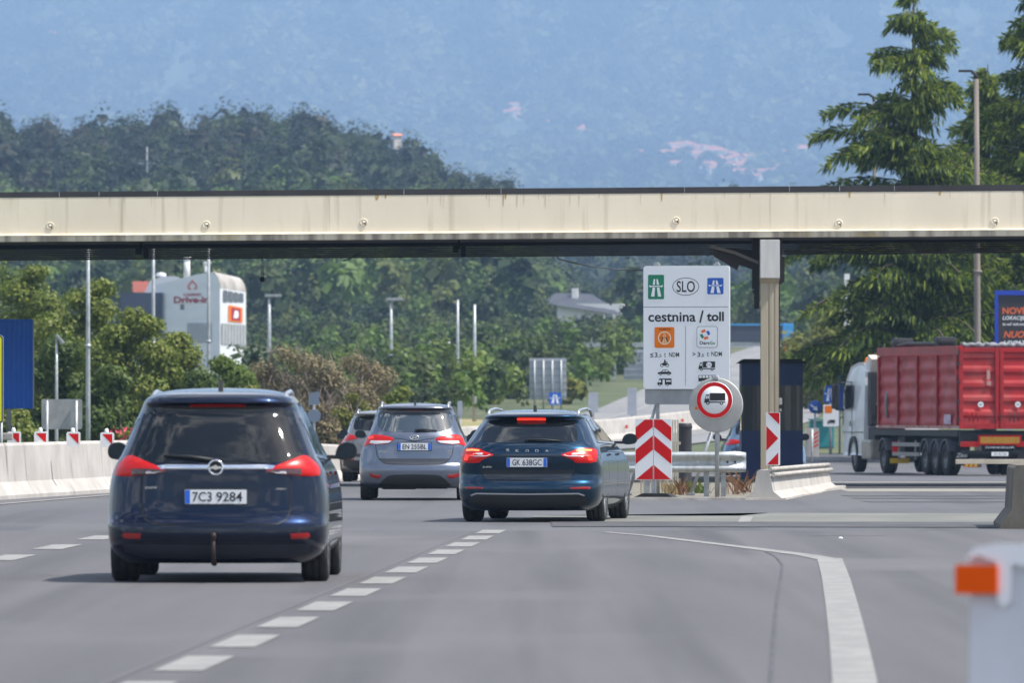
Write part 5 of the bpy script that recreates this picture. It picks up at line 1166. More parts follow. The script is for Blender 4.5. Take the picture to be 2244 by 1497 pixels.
    t=MB(); n=26; pts=[(-Wd+.1+i*(2*Wd-.2)/n,.12+.05*sin(i*1.7),zt+.02+.025*sin(i*2.3)+.012*sin(i*5.1)) for i in range(n+1)]; t.tube(pts,[.075+.015*sin(i*1.3) for i in range(n+1)],10); t.build('tarpaulin_roll',mat('tarp_grey',(.24,.245,.26),.8,c2=(.15,.155,.17),ns=4),root)
    t=MB()
    for y,h in ((9.6,.30),(4.0,.30)):
        t.box((-.7,y,zt+h/2),(.62,.55,h),bev=.12); 
    t.tube([(-Wd+.15,8.6,zt+.05),(-Wd+.2,7.5,zt+.10),(-Wd+.2,5.0,zt+.09),(-Wd+.15,3.5,zt+.04)],.06,8); t.build('cover_bows',m_chas,root)
    # chassis, bumper, lights
    t=MB()
    for sg in (-1,1): t.box((sg*.45,7.2,1.15),(.12,13.2,.36)); 
    t.box((0,.35,1.12),(2.3,.12,.42)); t.box((0,.28,.72),(2.2,.1,.1)); t.box((0,6.4,1.28),(2.3,11.6,.16)); t.box((0,2.6,.60),(1.8,3.6,.14)); t.box((0,8.7,.9),(1.9,.9,.5)); t.build('chassis',m_chas,root)
    t=MB(); t.box((0.05,.10,1.08),(1.35,.02,.30),0); t.box((.05,.086,1.08),(1.22,.01,.20),1); t.build('marker_board',[m_red,mat('marker_amber',(.60,.26,.01),.4,c2=(.70,.34,.02),ns=20)],root)
    t=MB(); text(t,'SCHWARZMULLER',.05,.86,.09,w=.9,h=.055,bold=.02); t.build('maker_lettering',m_signwhite,root)
    t=MB(); t.prism(rrect(-.21,.60,.31,.72,.01),.07,.09,0); text(t,'GO 42-TDA',.06,.66,.066,w=.40,h=.08,mi=1); t.build('number_plate',[m_plate,m_platetext],root)
    for sg in (-1,1):
        t=MB(); t.box((sg*.86,.22,.96),(.56,.10,.17),0,bev=.03); t.build('tail_light',m_lampred,root)
        t=MB(); t.box((sg*.80,.30,.34),(.42,.05,.16),0); 
        for k in range(3): t.flat([(sg*.80-.2+k*.14,.27),(sg*.80-.1+k*.14,.27),(sg*.80-.06+k*.14,.41),(sg*.80-.16+k*.14,.41)],.27,1)
        t.build('hazard_plate',[m_red,m_lampamber if False else mat('hazard_yellow',(.72,.45,.02),.4)],root)
        t=MB(); t.box((sg*.95,.75,.62),(.46,.03,.62)); t.build('mud_flap',m_rubber,root)
    t=MB(); text(t,'Ziko',-.98,.62,.73,w=.34,h=.13,bold=.02,shear=.3); t.box((-.95,.728,.46),(.42,.004,.04)); t.build('flap_lettering',m_signwhite,root)
    def axle(y,twin=True,front=False):
        for sg in (-1,1):
            wh=thing_part('wheel',root,(sg*(1.02 if not front else 1.02),y,.515)); mb=MB(); w=.38 if not front else .31; k=w/2; r=.515
            mb.lathe([(r*.6,-k),(r*.9,-k),(r*.98,-k*.85),(r,-k*.6),(r,-.02),(r*.97,-.015),(r*.97,.015),(r,.02),(r,k*.6),(r*.98,k*.85),(r*.9,k),(r*.6,k)],'x',n=36); mb.build('tyre',m_tyre,wh)
            mb=MB(); mb.lathe([(r*.62,sg*k*.9),(r*.56,sg*k*.55),(r*.40,sg*k*.25 if not front else sg*k*.9),(r*.2,sg*k*.3 if not front else sg*k*1.1),(.001,sg*k*.35 if not front else sg*k*1.1)],'x',n=28); mb.build('rim',mat('lorry_rim',(.20,.20,.21),.5,.4,c2=(.12,.12,.12),ns=9),wh)
            mb=MB(); mb.add([(sg*x_,y2,z2) for x_ in (.80,1.24) for (y2,z2) in [(y+.60*cos(a),.52+.60*sin(a)) for a in [radians(v) for v in range(15,170,12)]]],[(i,i+1,i+14,i+13) for i in range(12)]); mb.add([(sg*1.24,y+q*cos(a),.52+q*sin(a)) for q in (.60,.545) for a in [radians(v) for v in range(15,170,12)]],[(i,i+1,i+14,i+13) for i in range(12)]); mb.build('mudguard',mat('mudguard_grey',(.085,.09,.105),.5),root)
    for y in (1.9,3.21,4.52): axle(y)
    axle(10.1); axle(14.2,front=True)
    t=MB(); 
    for z in (.62,.92): t.box((-1.16,7.2,z),(.05,3.6,.12)); 
    t.box((-1.10,6.2,.75),(.05,.1,.6)); t.box((-1.10,8.4,.75),(.05,.1,.6)); t.build('side_rail',mat('rail_grey',(.28,.26,.24),.5,.3),root)
    t=MB(); t.box((-.98,12.3,.74),(.56,1.3,.62),0,bev=.08); t.build('fuel_tank',m_tank,root)
    t=MB(); t.box((-.9,9.35,.82),(.4,.04,.34),0); t.box((-.86,9.33,.40),(.62,.04,.16),1); t.build('tractor_rear_light',[m_lampred,MATS['hazard_yellow']],root)
    # cab
    cy0,cy1=12.75,15.6; t=MB()
    prof=[(cy0,.55),(cy1-.05,.55),(cy1,.75),(cy1+.03,1.7),(cy1-.12,2.50),(cy1-.35,2.98),(cy1-.75,3.36),(cy0+1.1,3.50),(cy0+.25,3.48),(cy0,3.2)]
    vs=[]
    for x_,sh_ in ((-1.2,.06),(-1.235,0),(1.235,0),(1.2,.06)):
        yc,zc=(cy0+cy1)/2,2.0
        for (y_,z_) in prof:
            f_=1-sh_; vs.append((x_*(1-.10*max(0,(z_-2.6))/1.1),yc+(y_-yc)*f_,zc+(z_-zc)*f_))
    n=len(prof); fs=[tuple(range(n)),tuple(range(4*n-1,3*n-1,-1))]
    for k in range(3): fs += [(k*n+i,k*n+(i+1)%n,(k+1)*n+(i+1)%n,(k+1)*n+i) for i in range(n)]
    t.add(vs,fs); t.build('cab',m_cab,root)
    for sg in (-1,1):
        mb=MB(); q=sg*1.238
        mb.add([(q,cy1-1.18,2.08),(q,cy1-.42,2.0),(q,cy1-.10,2.12),(q,cy1-.22,2.62),(q*.985,cy1-.42,2.80),(q*.985,cy1-1.18,2.80)],[(0,1,2,3,4,5)]); mb.build('side_window',m_glass,root)
        mb=MB(); q=sg*1.239
        for a,b in (((cy1-1.28,1.2),(cy1-1.28,2.88)),((cy1-1.28,2.88),(cy1-.38,2.88)),((cy0,1.28),(cy1,1.28)),((cy1-.02,1.5),(cy1-.02,2.0))): mb.tube([(q,a[0],a[1]),(q,b[0],b[1])],.012,5)
        mb.box((q,cy1-1.05,1.55),(.02,.10,.17)); mb.build('door_trim',m_darkplastic,root)
        mb=MB(); mb.box((sg*1.46,cy1+.12,2.42),(.24,.12,.80),bev=.05); mb.tube([(sg*1.2,cy1-.1,2.85),(sg*1.46,cy1+.1,2.86)],.025,6); mb.tube([(sg*1.2,cy1-.1,2.0),(sg*1.46,cy1+.1,2.0)],.025,6); mb.build('wing_mirror',m_darkplastic,root)
        mb=MB(); mb.add([(sg*1.15,14.2+.64*cos(a),.52+.64*sin(a)) for a in [radians(v) for v in range(0,181,10)]]+[(sg*1.255,14.2+.64*cos(a),.52+.64*sin(a)) for a in [radians(v) for v in range(0,181,10)]]+[(sg*1.255,14.2+.50*cos(a),.52+.50*sin(a)) for a in [radians(v) for v in range(0,181,10)]],[(i+k*19,i+1+k*19,i+20+k*19,i+19+k*19) for k in range(2) for i in range(18)]); mb.build('wheel_arch',m_darkplastic,root)
    mb=MB(); mb.add([(-1.12,cy1+.02,1.85),(1.12,cy1+.02,1.85),(1.08,cy1-.145,2.68),(-1.08,cy1-.145,2.68)],[(0,1,2,3)]); mb.build('windscreen',m_glass,root)
    for x_ in (-.95,-.62): mb=MB(); mb.lathe([(.001,.14),(.08,.12),(.11,0),(.10,-.05),(.001,-.06)],'y',(x_,cy1-.78,3.36),16); mb.build('roof_lamp',m_chrome,root)
    mb=MB(); mb.lathe([(.10,0),(.10,.10),(.06,.17),(.001,.18)],'z',(-.85,cy0+1.0,3.49),14); mb.build('beacon',m_orange,root)
    mb=MB(); mb.box((-.85,cy0-.35,2.35),(.55,.5,1.7),bev=.06); mb.tube([(-1.0,cy0-.15,1.5),(-1.05,cy0-.35,2.3),(-.9,cy0-.3,3.1)],.10,10); mb.box((-.6,cy0-.55,1.2),(1.0,.9,.5),bev=.05); mb.tube([(-.9,cy0-.5,1.6),(-1.0,cy0-.8,2.2),(-.8,cy0-1.0,1.5)],.035,6); mb.build('air_intake',m_chas,root)
    mb=MB(); mb.box((-1.18,cy0+.4,.75),(.08,.75,.35)); 
    for z_ in (.62,.86): mb.box((-1.2,cy0-.3,z_),(.06,.5,.05))
    mb.build('step',m_cab,root)
    mb=MB(); mb.prism([(cy0,3.2),(cy0-.15,3.60),(cy0+.3,3.74),(cy0+.6,3.50)],-1.0,1.0,plane='yz'); mb.build('roof_deflector',mat('deflector_beige',(.55,.50,.42),.5),root)
lorry()

# ------------------------------------------------------------------ vegetation
def leaf_quads(rng, C_, R_, n, size, bias=.45, flat=1.0, up=.35):
    """n leaf clumps over the shells of ellipsoids with centres C_ and radii R_"""
    k=rng.choice(len(C_),n,p=(R_[:,0]*R_[:,2]/np.sum(R_[:,0]*R_[:,2]))); d=rng.normal(size=(n,3)); d/=np.linalg.norm(d,axis=1)[:,None]
    rr=rng.random(n)**bias; pos=C_[k]+d*R_[k]*rr[:,None]
    nn=d+rng.normal(size=(n,3))*.55+np.array([0,0,up]); nn/=np.linalg.norm(nn,axis=1)[:,None]
    a=np.cross(nn,rng.normal(size=(n,3))); a/=np.linalg.norm(a,axis=1)[:,None]; b=np.cross(nn,a)
    s=size*(.5+rng.random(n))[:,None]; asp=(.45+.4*rng.random(n))[:,None]
    V=np.stack([pos-a*s,pos+b*s*asp,pos+a*s,pos-b*s*asp],1).reshape(-1,3)
    return V,np.arange(4*n).reshape(-1,4)
def mleaf(name,c,isl,tr): return mat(name,c,.55,island=isl,transl=tr,spec=.25)
lf_dark=mleaf('leaf_dark',(0.0610,0.0992,0.0225),(0.1047,0.1452,0.0312),(0.0938,0.1437,0.0187))
lf_mid=mleaf('leaf_mid',(0.1220,0.1652,0.0275),(0.2135,0.2311,0.0438),(0.1373,0.1960,0.0250))
lf_yel=mleaf('leaf_yellow_green',(0.1253,0.1518,0.0264),(0.2047,0.1978,0.0391),(0.1610,0.1725,0.0230))
lf_dry=mleaf('leaf_dry',(0.2184,0.1820,0.0987),(0.3130,0.2548,0.1420),(0.1456,0.1310,0.0598))
lf_bright=mleaf('leaf_bright',(0.1080,0.1728,0.0312),(0.1728,0.2232,0.0504),(0.1440,0.2040,0.0360))
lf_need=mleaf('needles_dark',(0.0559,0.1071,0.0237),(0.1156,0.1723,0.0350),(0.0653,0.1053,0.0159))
lf_need2=mleaf('needles_sunlit',(0.2467,0.3387,0.0524),(0.3642,0.4113,0.0807),(0.2350,0.2903,0.0363))
m_bark=mat('bark',(.075,.055,.04),.9,c2=(.045,.034,.026),ns=8,stretch=(3,3,.5)); m_twig=mat('dry_twig',(.24,.19,.15),.9,c2=(.15,.12,.09),ns=6)
def tree(name,label,x,y,w,h,base,seed,m,n=5200,leaf=.12,group=None,clumps=15,cat='tree',limbs=7,dead=0,mt=None,flat=.55):
    rng=np.random.default_rng(seed); root=thing(name,label,cat,(x,y,H(y)-.05),0,group)
    C_=[];R_=[]
    for i in range(clumps):
        t=(i+.5)/clumps; z=base+(h-base)*(.10+.82*t); prof=sin(pi*min(1,.16+.80*t))**.7; a=rng.random()*2*pi; rad=w/2*prof*(.35+.5*rng.random())
        r=w*(.17+.10*rng.random())*(.65+.5*prof); C_.append((rad*cos(a),rad*sin(a)*.8,z)); R_.append((r,r*.9,r*flat*1.25))
    C_=np.array(C_);R_=np.array(R_)
    V,Fc=leaf_quads(rng,C_,R_,n,leaf)
    # ragged outliers
    V2,F2=leaf_quads(rng,C_,R_*1.22,n//9,leaf,bias=.2)
    np_mesh('crown',np.vstack([V,V2]),np.vstack([Fc,F2+len(V)]),m,root)
    mb=MB(); r0=max(.06,w*.028); top=base+(h-base)*.55
    mb.tube([(0,0,0),(w*.01,.02,base*.6),(w*.03,-.03,base+(top-base)*.5),(0,0,top)],[r0,r0*.85,r0*.6,r0*.3],8)
    for i in range(min(limbs,clumps)):
        c=C_[(i*2+1)%clumps]; z0=base*.55+(top-base*.55)*(i/limbs); mb.tube([(0,0,z0),(c[0]*.45,c[1]*.45,z0+(c[2]-z0)*.35),tuple(c)],[r0*.5,r0*.32,r0*.1],5,cap=False)
    for i in range(dead):
        a=rng.random()*2*pi; q=w*.30*rng.random(); p0=Vector((q*cos(a),q*sin(a)*.6-.2,base+(h-base)*(.3+.5*rng.random()))); l_=(.5+.7*rng.random()); d=Vector((rng.normal()*.5,rng.normal()*.3,1)).normalized()
        p1=p0+d*l_; mb.tube([p0,p1],[.022,.008],4,cap=False)
        for k in range(3): e=(d+Vector((rng.normal()*.7,rng.normal()*.4,rng.normal()*.3))).normalized(); s0=p0.lerp(p1,.3+.25*k); mb.tube([s0,s0+e*l_*.45],[.012,.004],4,cap=False)
    mb.build('trunk',mt or m_bark,root); return root
def tp(px,D): return (px-CX)/F*D
def hz(py,D): return CH+(HY-py)/F*D-H(D)
# trees behind the left barrier
G1='trees behind the left barrier'
for i,(nm,lab,px,top,D,w,base,m_,n) in enumerate((
 ('broadleaf_tree','tall dark green tree behind the blue ribbed panel at the left edge',-40,520,300,4.4,.8,lf_dark,6200),
 ('broadleaf_tree','tall olive tree between the blue panel and the first galvanised pole',92,548,285,3.2,.8,lf_mid,6500),
 ('broadleaf_tree','leafy green tree behind the first galvanised pole',205,585,275,3.4,.5,lf_mid,7000),
 ('broadleaf_tree','dark tree low behind the grey sign back',120,715,262,2.9,.3,lf_dark,4800),
 ('broadleaf_tree','green tree between the two galvanised poles left of the casino sign',300,655,268,3.0,.4,lf_mid,6200),
 ('broadleaf_tree','dark tree beside the left shoulder of the dark blue people carrier',262,795,258,2.5,.2,lf_dark,4500),
 ('broadleaf_tree','green tree growing below the casino lettering',385,715,270,2.6,.3,lf_mid,6000),
 ('broadleaf_tree','rounded yellow green tree under the grilles of the casino',490,770,272,2.6,.3,lf_bright,5600),
 ('broadleaf_tree','dark tree directly behind the people carrier roof',420,800,262,2.4,.2,lf_dark,4200),
 ('broadleaf_tree','small yellowing bush right of the rounded yellow green tree',545,835,268,1.7,.2,lf_yel,3200),
 ('broadleaf_tree','low green tree at the foot of the blue panel',25,870,255,2.1,.1,lf_mid,3600))):
    tree(nm,lab,tp(px,D),D,w,hz(top,D),base,100+i,m_,int(n*2.1),.068,G1)
G2='dry shrubs beyond the people carrier'
for i,(lab,px,top,D,w,m_,n,dead) in enumerate((
 ('dry brown shrub with bare grey twigs right of the casino',620,742,280,2.9,lf_dry,4600,26),
 ('bare twiggy brown shrub behind the people carrier right shoulder',700,768,276,2.7,lf_dry,3400,46),
 ('brownish shrub under the double headed lamp post',785,762,282,2.9,lf_dry,5000,20),
 ('straw coloured bush low beside the silver car roof',765,850,262,1.5,lf_yel,2400,6),
 ('dry bush low behind the people carrier side windows',700,865,258,1.5,lf_dry,2200,14))):
    tree('dry_shrub',lab,tp(px,D),D,w,hz(top,D),.1,150+i,m_,int(n*1.9),.048,G2,clumps=13,cat='shrub',dead=int(dead*1.6),mt=m_twig)
for i,(lab,px,top,D,w,m_) in enumerate((
 ('round dark green bush behind the slate people carrier roof',880,838,300,2.2,lf_mid),
 ('low green bush between silver car and slate people carrier',815,862,290,1.6,lf_yel),
 ('small round green bush left of the tall pale pole',945,862,310,1.3,lf_mid))):
    tree('green_bush',lab,tp(px,D),D,w,hz(top,D),.05,170+i,m_,6500,.062,'green bushes beyond the slate people carrier',cat='bush')
# oleander with pink flowers
ol=thing('oleander','red flowering bush low behind the left barrier next to the people carrier','bush',(tp(268,245),245,H(245)))
rng=np.random.default_rng(5); C_=np.array([(-.2,0,1.0),(.15,0,1.05),(.4,.1,.9)]); R_=np.array([(.35,.3,.35)]*3); V,Fc=leaf_quads(rng,C_,R_,700,.06); np_mesh('crown',V,Fc,lf_mid,ol); V,Fc=leaf_quads(rng,C_+np.array([0,-.1,.10]),R_,260,.045,bias=.2); np_mesh('blossoms',V,Fc,mat('blossom_red',(.55,.03,.07),.6),ol); mb=MB(); mb.tube([(0,0,0),(0,0,.9)],[.05,.02],6); mb.build('trunk',m_bark,ol)
# bright bushes along the motorway
VAR=[]
for k,(m_,w,h) in enumerate(((lf_bright,4.2,3.6),(lf_mid,4.6,4.4),(lf_yel,4.0,3.2))):
    pass
G3='bushes along the far motorway'
spots=[(1075,830,560,3.6,lf_bright),(1110,800,590,4.4,lf_mid),(1145,838,540,2.8,lf_bright),(1150,790,640,5.0,lf_bright),(1195,800,640,4.6,lf_mid),(1255,790,650,4.4,lf_bright),(1310,795,670,4.6,lf_mid),(1350,800,650,4.0,lf_bright),(1400,800,680,4.4,lf_yel),(1050,850,520,2.8,lf_mid),(1240,850,520,2.2,lf_yel),(1450,770,700,5.5,lf_mid),(1490,770,720,5.0,lf_bright),(1010,840,600,4.4,lf_mid),(960,835,620,5.0,lf_mid)]
where=['left of the lattice sign back','behind the lattice sign back','right of the lattice sign back under the gantry']
for i,(px,top,D,w,m_) in enumerate(spots):
    tone={'leaf_bright':'bright green','leaf_mid':'deep green','leaf_yellow_green':'yellowish'}[m_.name]
    wh='left of the lattice sign back' if px<1150 else ('behind the lattice sign back' if px<1260 else ('under the gantry left of the toll sign' if px<1420 else 'hidden behind the toll sign'))
    tree('roadside_bush',f'{tone} bush along the far motorway {wh}',tp(px,D),D,w,max(1.5,hz(top,D)),.1,200+i,m_,1700,.22,G3,clumps=9,cat='bush',limbs=4)
# trees right of the booth
for i,(nm,lab,px,top,D,w,m_,n) in enumerate((
 ('broadleaf_tree','yellow green tree right of the column above the booth',1800,668,480,5.6,lf_yel,5200),
 ('broadleaf_tree','olive tree low behind the blue signs beside the lorry cab',1835,760,420,3.2,lf_yel,3600),
 ('broadleaf_tree','dark green tree between booth and round blue sign',1765,790,500,3.6,lf_mid,3200))):
    tree(nm,lab,tp(px,D),D,w,hz(top,D),.6,300+i,m_,n,.16,'trees right of the toll booth')

def cedar(name,label,x,y,h,seed,low,spread,m1,m2,bias=None,zmin=0.6,n_whorl=44,fill=1.0):
    rng=np.random.default_rng(seed); root=thing(name,label,'tree',(x,y,H(y)-.1))
    P_=[];Dr=[];Ln=[];Wd=[];Ti=[]; br=MB()
    br.tube([(0,0,0),(.05,0,h*.4),(0,.03,h*.75),(0,0,h)],[.34,.24,.12,.02],9)
    for i in range(n_whorl*7):
            t=rng.random()**.95*.985; z=zmin+(h-zmin)*t
            a=rng.random()*2*pi; short=i%3==0
            L_=(spread*(1-t)**.85*(.50+.55*rng.random()**1.5)+.22)*(.45 if short else 1)
            if rng.random()<.12: L_*=1.25
            L_=min(L_,spread*.66*(.72+.28*rng.random()))
            d=np.array([cos(a),sin(a),0.]); up=.22+.26*rng.random()
            K=max(4,int(L_/.085)); pts=[]
            for k in range(K+1):
                s=k/K; pts.append(np.array([0,0,z])+d*L_*s+np.array([0,0,1])*(L_*(up*s-.36*s**3)))
            br.tube([tuple(p) for p in pts[::max(1,K//5)]],[.040*(1-t)+.010]*len(pts[::max(1,K//5)]),4,cap=False)
            side=np.array([-d[1],d[0],0])
            for k in range(1,K+1):
                s=k/K; m=int((7+4*rng.random())*fill); wdt=.20*L_**.6*(.30+.9*sin(pi*min(1,.15+s*.85)))
                for q in range(m+1):
                    off=side*rng.normal()*wdt; hang=abs(off@side)*.45; p=pts[k]+off+d*rng.normal()*.05-np.array([0,0,hang+abs(rng.normal())*.05]); dn=q%3!=0
                    ang=d*(.35+.40*rng.random())+side*np.sign(off@side)*.40*rng.random()+np.array([0,0,-.45-1.0*rng.random() if dn else .05+.2*rng.random()]); ang/=np.linalg.norm(ang)
                    P_.append(p); Dr.append(ang); Ln.append((.20+.34*rng.random())*(1 if dn else .7)); Wd.append(.024+.022*rng.random()); Ti.append(rng.random()<(.30+.5*s)*(.55+.4*t) and not (dn and q%3==2))  # lighter needles towards tips and treetop stand in for sun on the sprays
    P_=np.array(P_);Dr=np.array(Dr);Ln=np.array(Ln)[:,None];Wd=np.array(Wd)[:,None];Ti=np.array(Ti)
    r=rng.normal(size=P_.shape); sd=np.cross(Dr,r); sd/=np.linalg.norm(sd,axis=1)[:,None]
    V=np.stack([P_-sd*Wd*.5,P_+Dr*Ln*.45-sd*Wd,P_+Dr*Ln,P_+Dr*Ln*.45+sd*Wd],1)
    sd2=np.cross(Dr,sd); V2=np.stack([P_-sd2*Wd*.5,P_+Dr*Ln*.45-sd2*Wd,P_+Dr*Ln*.96,P_+Dr*Ln*.45+sd2*Wd],1)
    V=np.concatenate([V,V2]); tt=np.concatenate([Ti,Ti]); Fc=np.arange(4*len(V)).reshape(-1,4)
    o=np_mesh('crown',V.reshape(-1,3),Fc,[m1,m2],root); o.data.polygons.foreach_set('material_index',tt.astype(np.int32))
    br.build('trunk',m_bark,root,fix=False); return root
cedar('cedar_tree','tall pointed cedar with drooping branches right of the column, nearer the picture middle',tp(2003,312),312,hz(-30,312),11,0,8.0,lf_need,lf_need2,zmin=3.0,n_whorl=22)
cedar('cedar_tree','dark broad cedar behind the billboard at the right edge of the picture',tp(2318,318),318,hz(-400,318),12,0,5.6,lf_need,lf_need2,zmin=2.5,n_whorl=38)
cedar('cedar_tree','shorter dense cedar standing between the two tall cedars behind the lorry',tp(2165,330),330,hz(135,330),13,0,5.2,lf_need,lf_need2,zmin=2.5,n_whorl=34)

# ------------------------------------------------------------------ wooded hills, mountain
def hill_height(ridge, D0, D1, back, tree_h):
    pxs=[p for p,_ in ridge]; zs=[CH+(HY-q)/F*D1-tree_h for _,q in ridge]
    def f(x,y):
        px=CX+x*F/np.maximum(y,1); c=np.interp(px,pxs,zs); b=H(D0)-1
        t=np.clip((y-D0)/(D1-D0),0,1); up=t**1.15; dn=np.clip((y-D1)/back,0,1); return b+(c-b)*up*(1-.6*dn*dn)
    return f
def forest(name,f,x0,x1,y0,y1,step,cr,n,leaf,seed,mats,keep=None):
    rng=np.random.default_rng(seed); nx=int((x1-x0)/step); ny=int((y1-y0)/step)
    X,Y=np.meshgrid(np.linspace(x0,x1,nx),np.linspace(y0,y1,ny)); X=(X+rng.normal(size=X.shape)*step*.35).ravel(); Y=(Y+rng.normal(size=Y.shape)*step*.35).ravel()
    
    if keep is not None: q=keep(X,Y); X=X[q]; Y=Y[q]
    sc=(.60+.80*rng.random(len(X))**2.0); Zt=f(X,Y)
    N=len(X); k=np.repeat(np.arange(N),n); d=rng.normal(size=(N*n,3)); d/=np.linalg.norm(d,axis=1)[:,None]; d[:,2]=np.where(d[:,2]<-.45,-d[:,2],d[:,2])
    # sub-clumps give each crown an uneven edge
    sub=rng.normal(size=(N,4,3)); sub/=np.linalg.norm(sub,axis=2)[:,:,None]; pick=rng.integers(0,4,N*n)
    c0=sub[k,pick]*np.array([.50,.50,.45]); rad=(cr*sc[k])[:,None]; hgt=(1.15+.6*rng.random(N))[k]
    off=(c0+d*.52)*rad; off[:,2]*=hgt; base=np.stack([X[k],Y[k],Zt[k]+cr*sc[k]*(1.0+.55*hgt)],1)
    pos=base+off; nn=d+rng.normal(size=d.shape)*.4+np.array([0,0,.25]); nn/=np.linalg.norm(nn,axis=1)[:,None]
    a=np.cross(nn,rng.normal(size=nn.shape)); a/=np.linalg.norm(a,axis=1)[:,None]; b=np.cross(nn,a); s=leaf*(.5+rng.random(len(pos)))[:,None]
    big=(np.arange(N*n)%n)<n//5; s=np.where(big[:,None],rad*.30,s); pos=np.where(big[:,None],base+off*.62,pos)
    V=np.stack([pos-a*s,pos+b*s*.7,pos+a*s,pos-b*s*.7],1).reshape(-1,3); Fc=np.arange(len(V)).reshape(-1,4)
    o=np_mesh(name,V,Fc,mats); mi=(rng.random(N)**1.3*len(mats)).astype(np.int32)[k]; o.data.polygons.foreach_set('material_index',mi); o['kind']='stuff'; return o
def hill_mesh(name,f,x0,x1,y0,y1,nx,ny,m):
    X,Y=np.meshgrid(np.linspace(x0,x1,nx),np.linspace(y0,y1,ny)); Z_=f(X,Y); V=np.stack([X.ravel(),Y.ravel(),Z_.ravel()],1)
    i=np.arange(nx*ny).reshape(ny,nx); Fc=np.stack([i[:-1,:-1],i[:-1,1:],i[1:,1:],i[1:,:-1]],-1).reshape(-1,4)
    return structure(np_mesh(name,V,Fc,m,smooth=True))
m_floor=mat('forest_floor',(.030,.042,.016),.95,c2=(.045,.058,.022),ns=.06)
wd=[mleaf('wood_dark',(0.0110,0.0220,0.0110),(0.0176,0.0308,0.0132),(0.0132,0.0220,0.0066)),mleaf('wood_mid',(0.0276,0.0506,0.0178),(0.0454,0.0709,0.0223),(0.0292,0.0506,0.0119)),mleaf('wood_light',(0.0551,0.0810,0.0253),(0.0778,0.1013,0.0297),(0.0486,0.0709,0.0178)),mleaf('wood_brown',(.038,.040,.024),(.052,.048,.027),(.028,.03,.014))]
ridgeA=[(-900,300),(-300,235),(0,247),(40,264),(105,262),(190,270),(225,256),(300,258),(380,247),(450,238),(540,234),(690,242),(740,262),(800,290),(870,292),(930,312),(960,345),(1000,372),(1050,350),(1095,384),(1140,440),(1220,580),(1330,680),(1480,760),(1700,790),(2244,800),(3200,800)]
fA=hill_height(ridgeA,820,1500,500,11.0)
hill_mesh('wooded_hill',fA,-260,300,815,2000,80,70,m_floor)
wl=[wd[1],mleaf('scrub_mid',(0.0829,0.1536,0.0310),(0.1382,0.2040,0.0426),(0.1037,0.1680,0.0232)),wd[2],mleaf('wood_olive',(0.0966,0.1247,0.0308),(0.1352,0.1570,0.0400),(0.0870,0.1106,0.0185))]
villa=lambda X,Y,hh: ~((Y<1012)&(abs(CX+X/Y*F-1278)<105)&(fA(X,Y)+hh>CH+(HY-722)/F*Y))
forest('hill_woods',fA,-124,48,1225,1545,5.3,3.2,240,.235,21,wd)
forest('hill_woods',fA,-92,60,835,1225,5.0,2.7,165,.24,27,wl,lambda X,Y:villa(X,Y,10))
ridgeB=[(-900,520),(600,500),(1000,480),(1300,470),(1700,480),(1900,470),(2300,450),(3200,440)]
fB=hill_height(ridgeB,1600,2500,700,14.0)
hill_mesh('wooded_hill',fB,-420,560,1590,3200,80,60,m_floor)
forest('far_hill_woods',fB,-30,215,1750,2540,9.5,5.6,48,.95,22,wd)
# low woods in the valley right of the motorway, in front of the far hill
fC=lambda x,y: np.interp(y,[a for a,_ in HD],[b for _,b in HD])+0*x
forest('valley_woods',fC,44,130,905,1500,9,3.6,60,.6,23,wd)
wv=[wd[1],wl[1],wd[2],mleaf('scrub_bright',(0.1125,0.1710,0.0330),(0.1594,0.2070,0.0462),(0.1500,0.1980,0.0330))]
mx_=lambda Y:np.interp(Y,[c[1] for c in cl],[c[0] for c in cl])
forest('valley_woods',fC,-50,50,640,850,2.6,.85,90,.17,24,wl,lambda X,Y:((X<mx_(Y)-8.5)|(X>mx_(Y)+12))&((X>-13)|(Y>770)))
forest('roadside_scrub',fC,-30,8,400,645,3.0,1.0,120,.15,25,wv,lambda X,Y:(X<mx_(Y)-8.5)&((X>-15)|(Y<440))&~((abs(CX+X/Y*F-1200)<60)&(Y<505)))
fl=MB(); fl.prism([(-11.0,470),(-2,470),(14,620),(-8,640)],-.5,.0,plane='xy')
o=structure(slab('dry_grass_bank',[(-9,395),(-2.4,395),(-.2,430),(-5,455)],.12,mat('dry_grass',(.30,.24,.11),.95,c2=(.19,.19,.07),ns=.8,c3=(.38,.31,.17),ns3=3)))

vill=[(1400,345),(1412,352),(1408,346),(1445,345),(1460,347),(1475,345),(1490,344),(1478,330),(1490,326),(1505,327),(1515,330),(1530,333),(1545,333),(1560,336),(1572,338),(1520,343),(1535,346),(1550,344),(1565,346),(1582,346),(1600,348),(1612,352),(1622,356),(1635,358),(1642,360),(1490,373),(1483,376),(1525,360),(1528,368),(1560,376),(1562,382),(1556,372),(1598,375),(1612,374),(1625,372),(1628,380),(1636,370),(1624,394),(1640,398),(1655,399),(1668,396),(1690,384),(1700,378),(1712,346),(1722,350),(1755,342),(1770,338),(1540,356),(1510,352),(1575,356),(1590,360),(1608,362)]
outlying=((1196,279,'left'),(1209,278,'l'),(1262,294,'x'),(1276,293,'x'),(1288,292,'x'),(1118,258,'y'),(1130,248,'y'),(1142,262,'y'),(1125,240,'y'),(82,75,'z'),(100,82,'z'),(112,80,'z'),(150,90,'z'),(165,95,'z'))
HOUSES=vill+[o_[:2] for o_ in outlying]
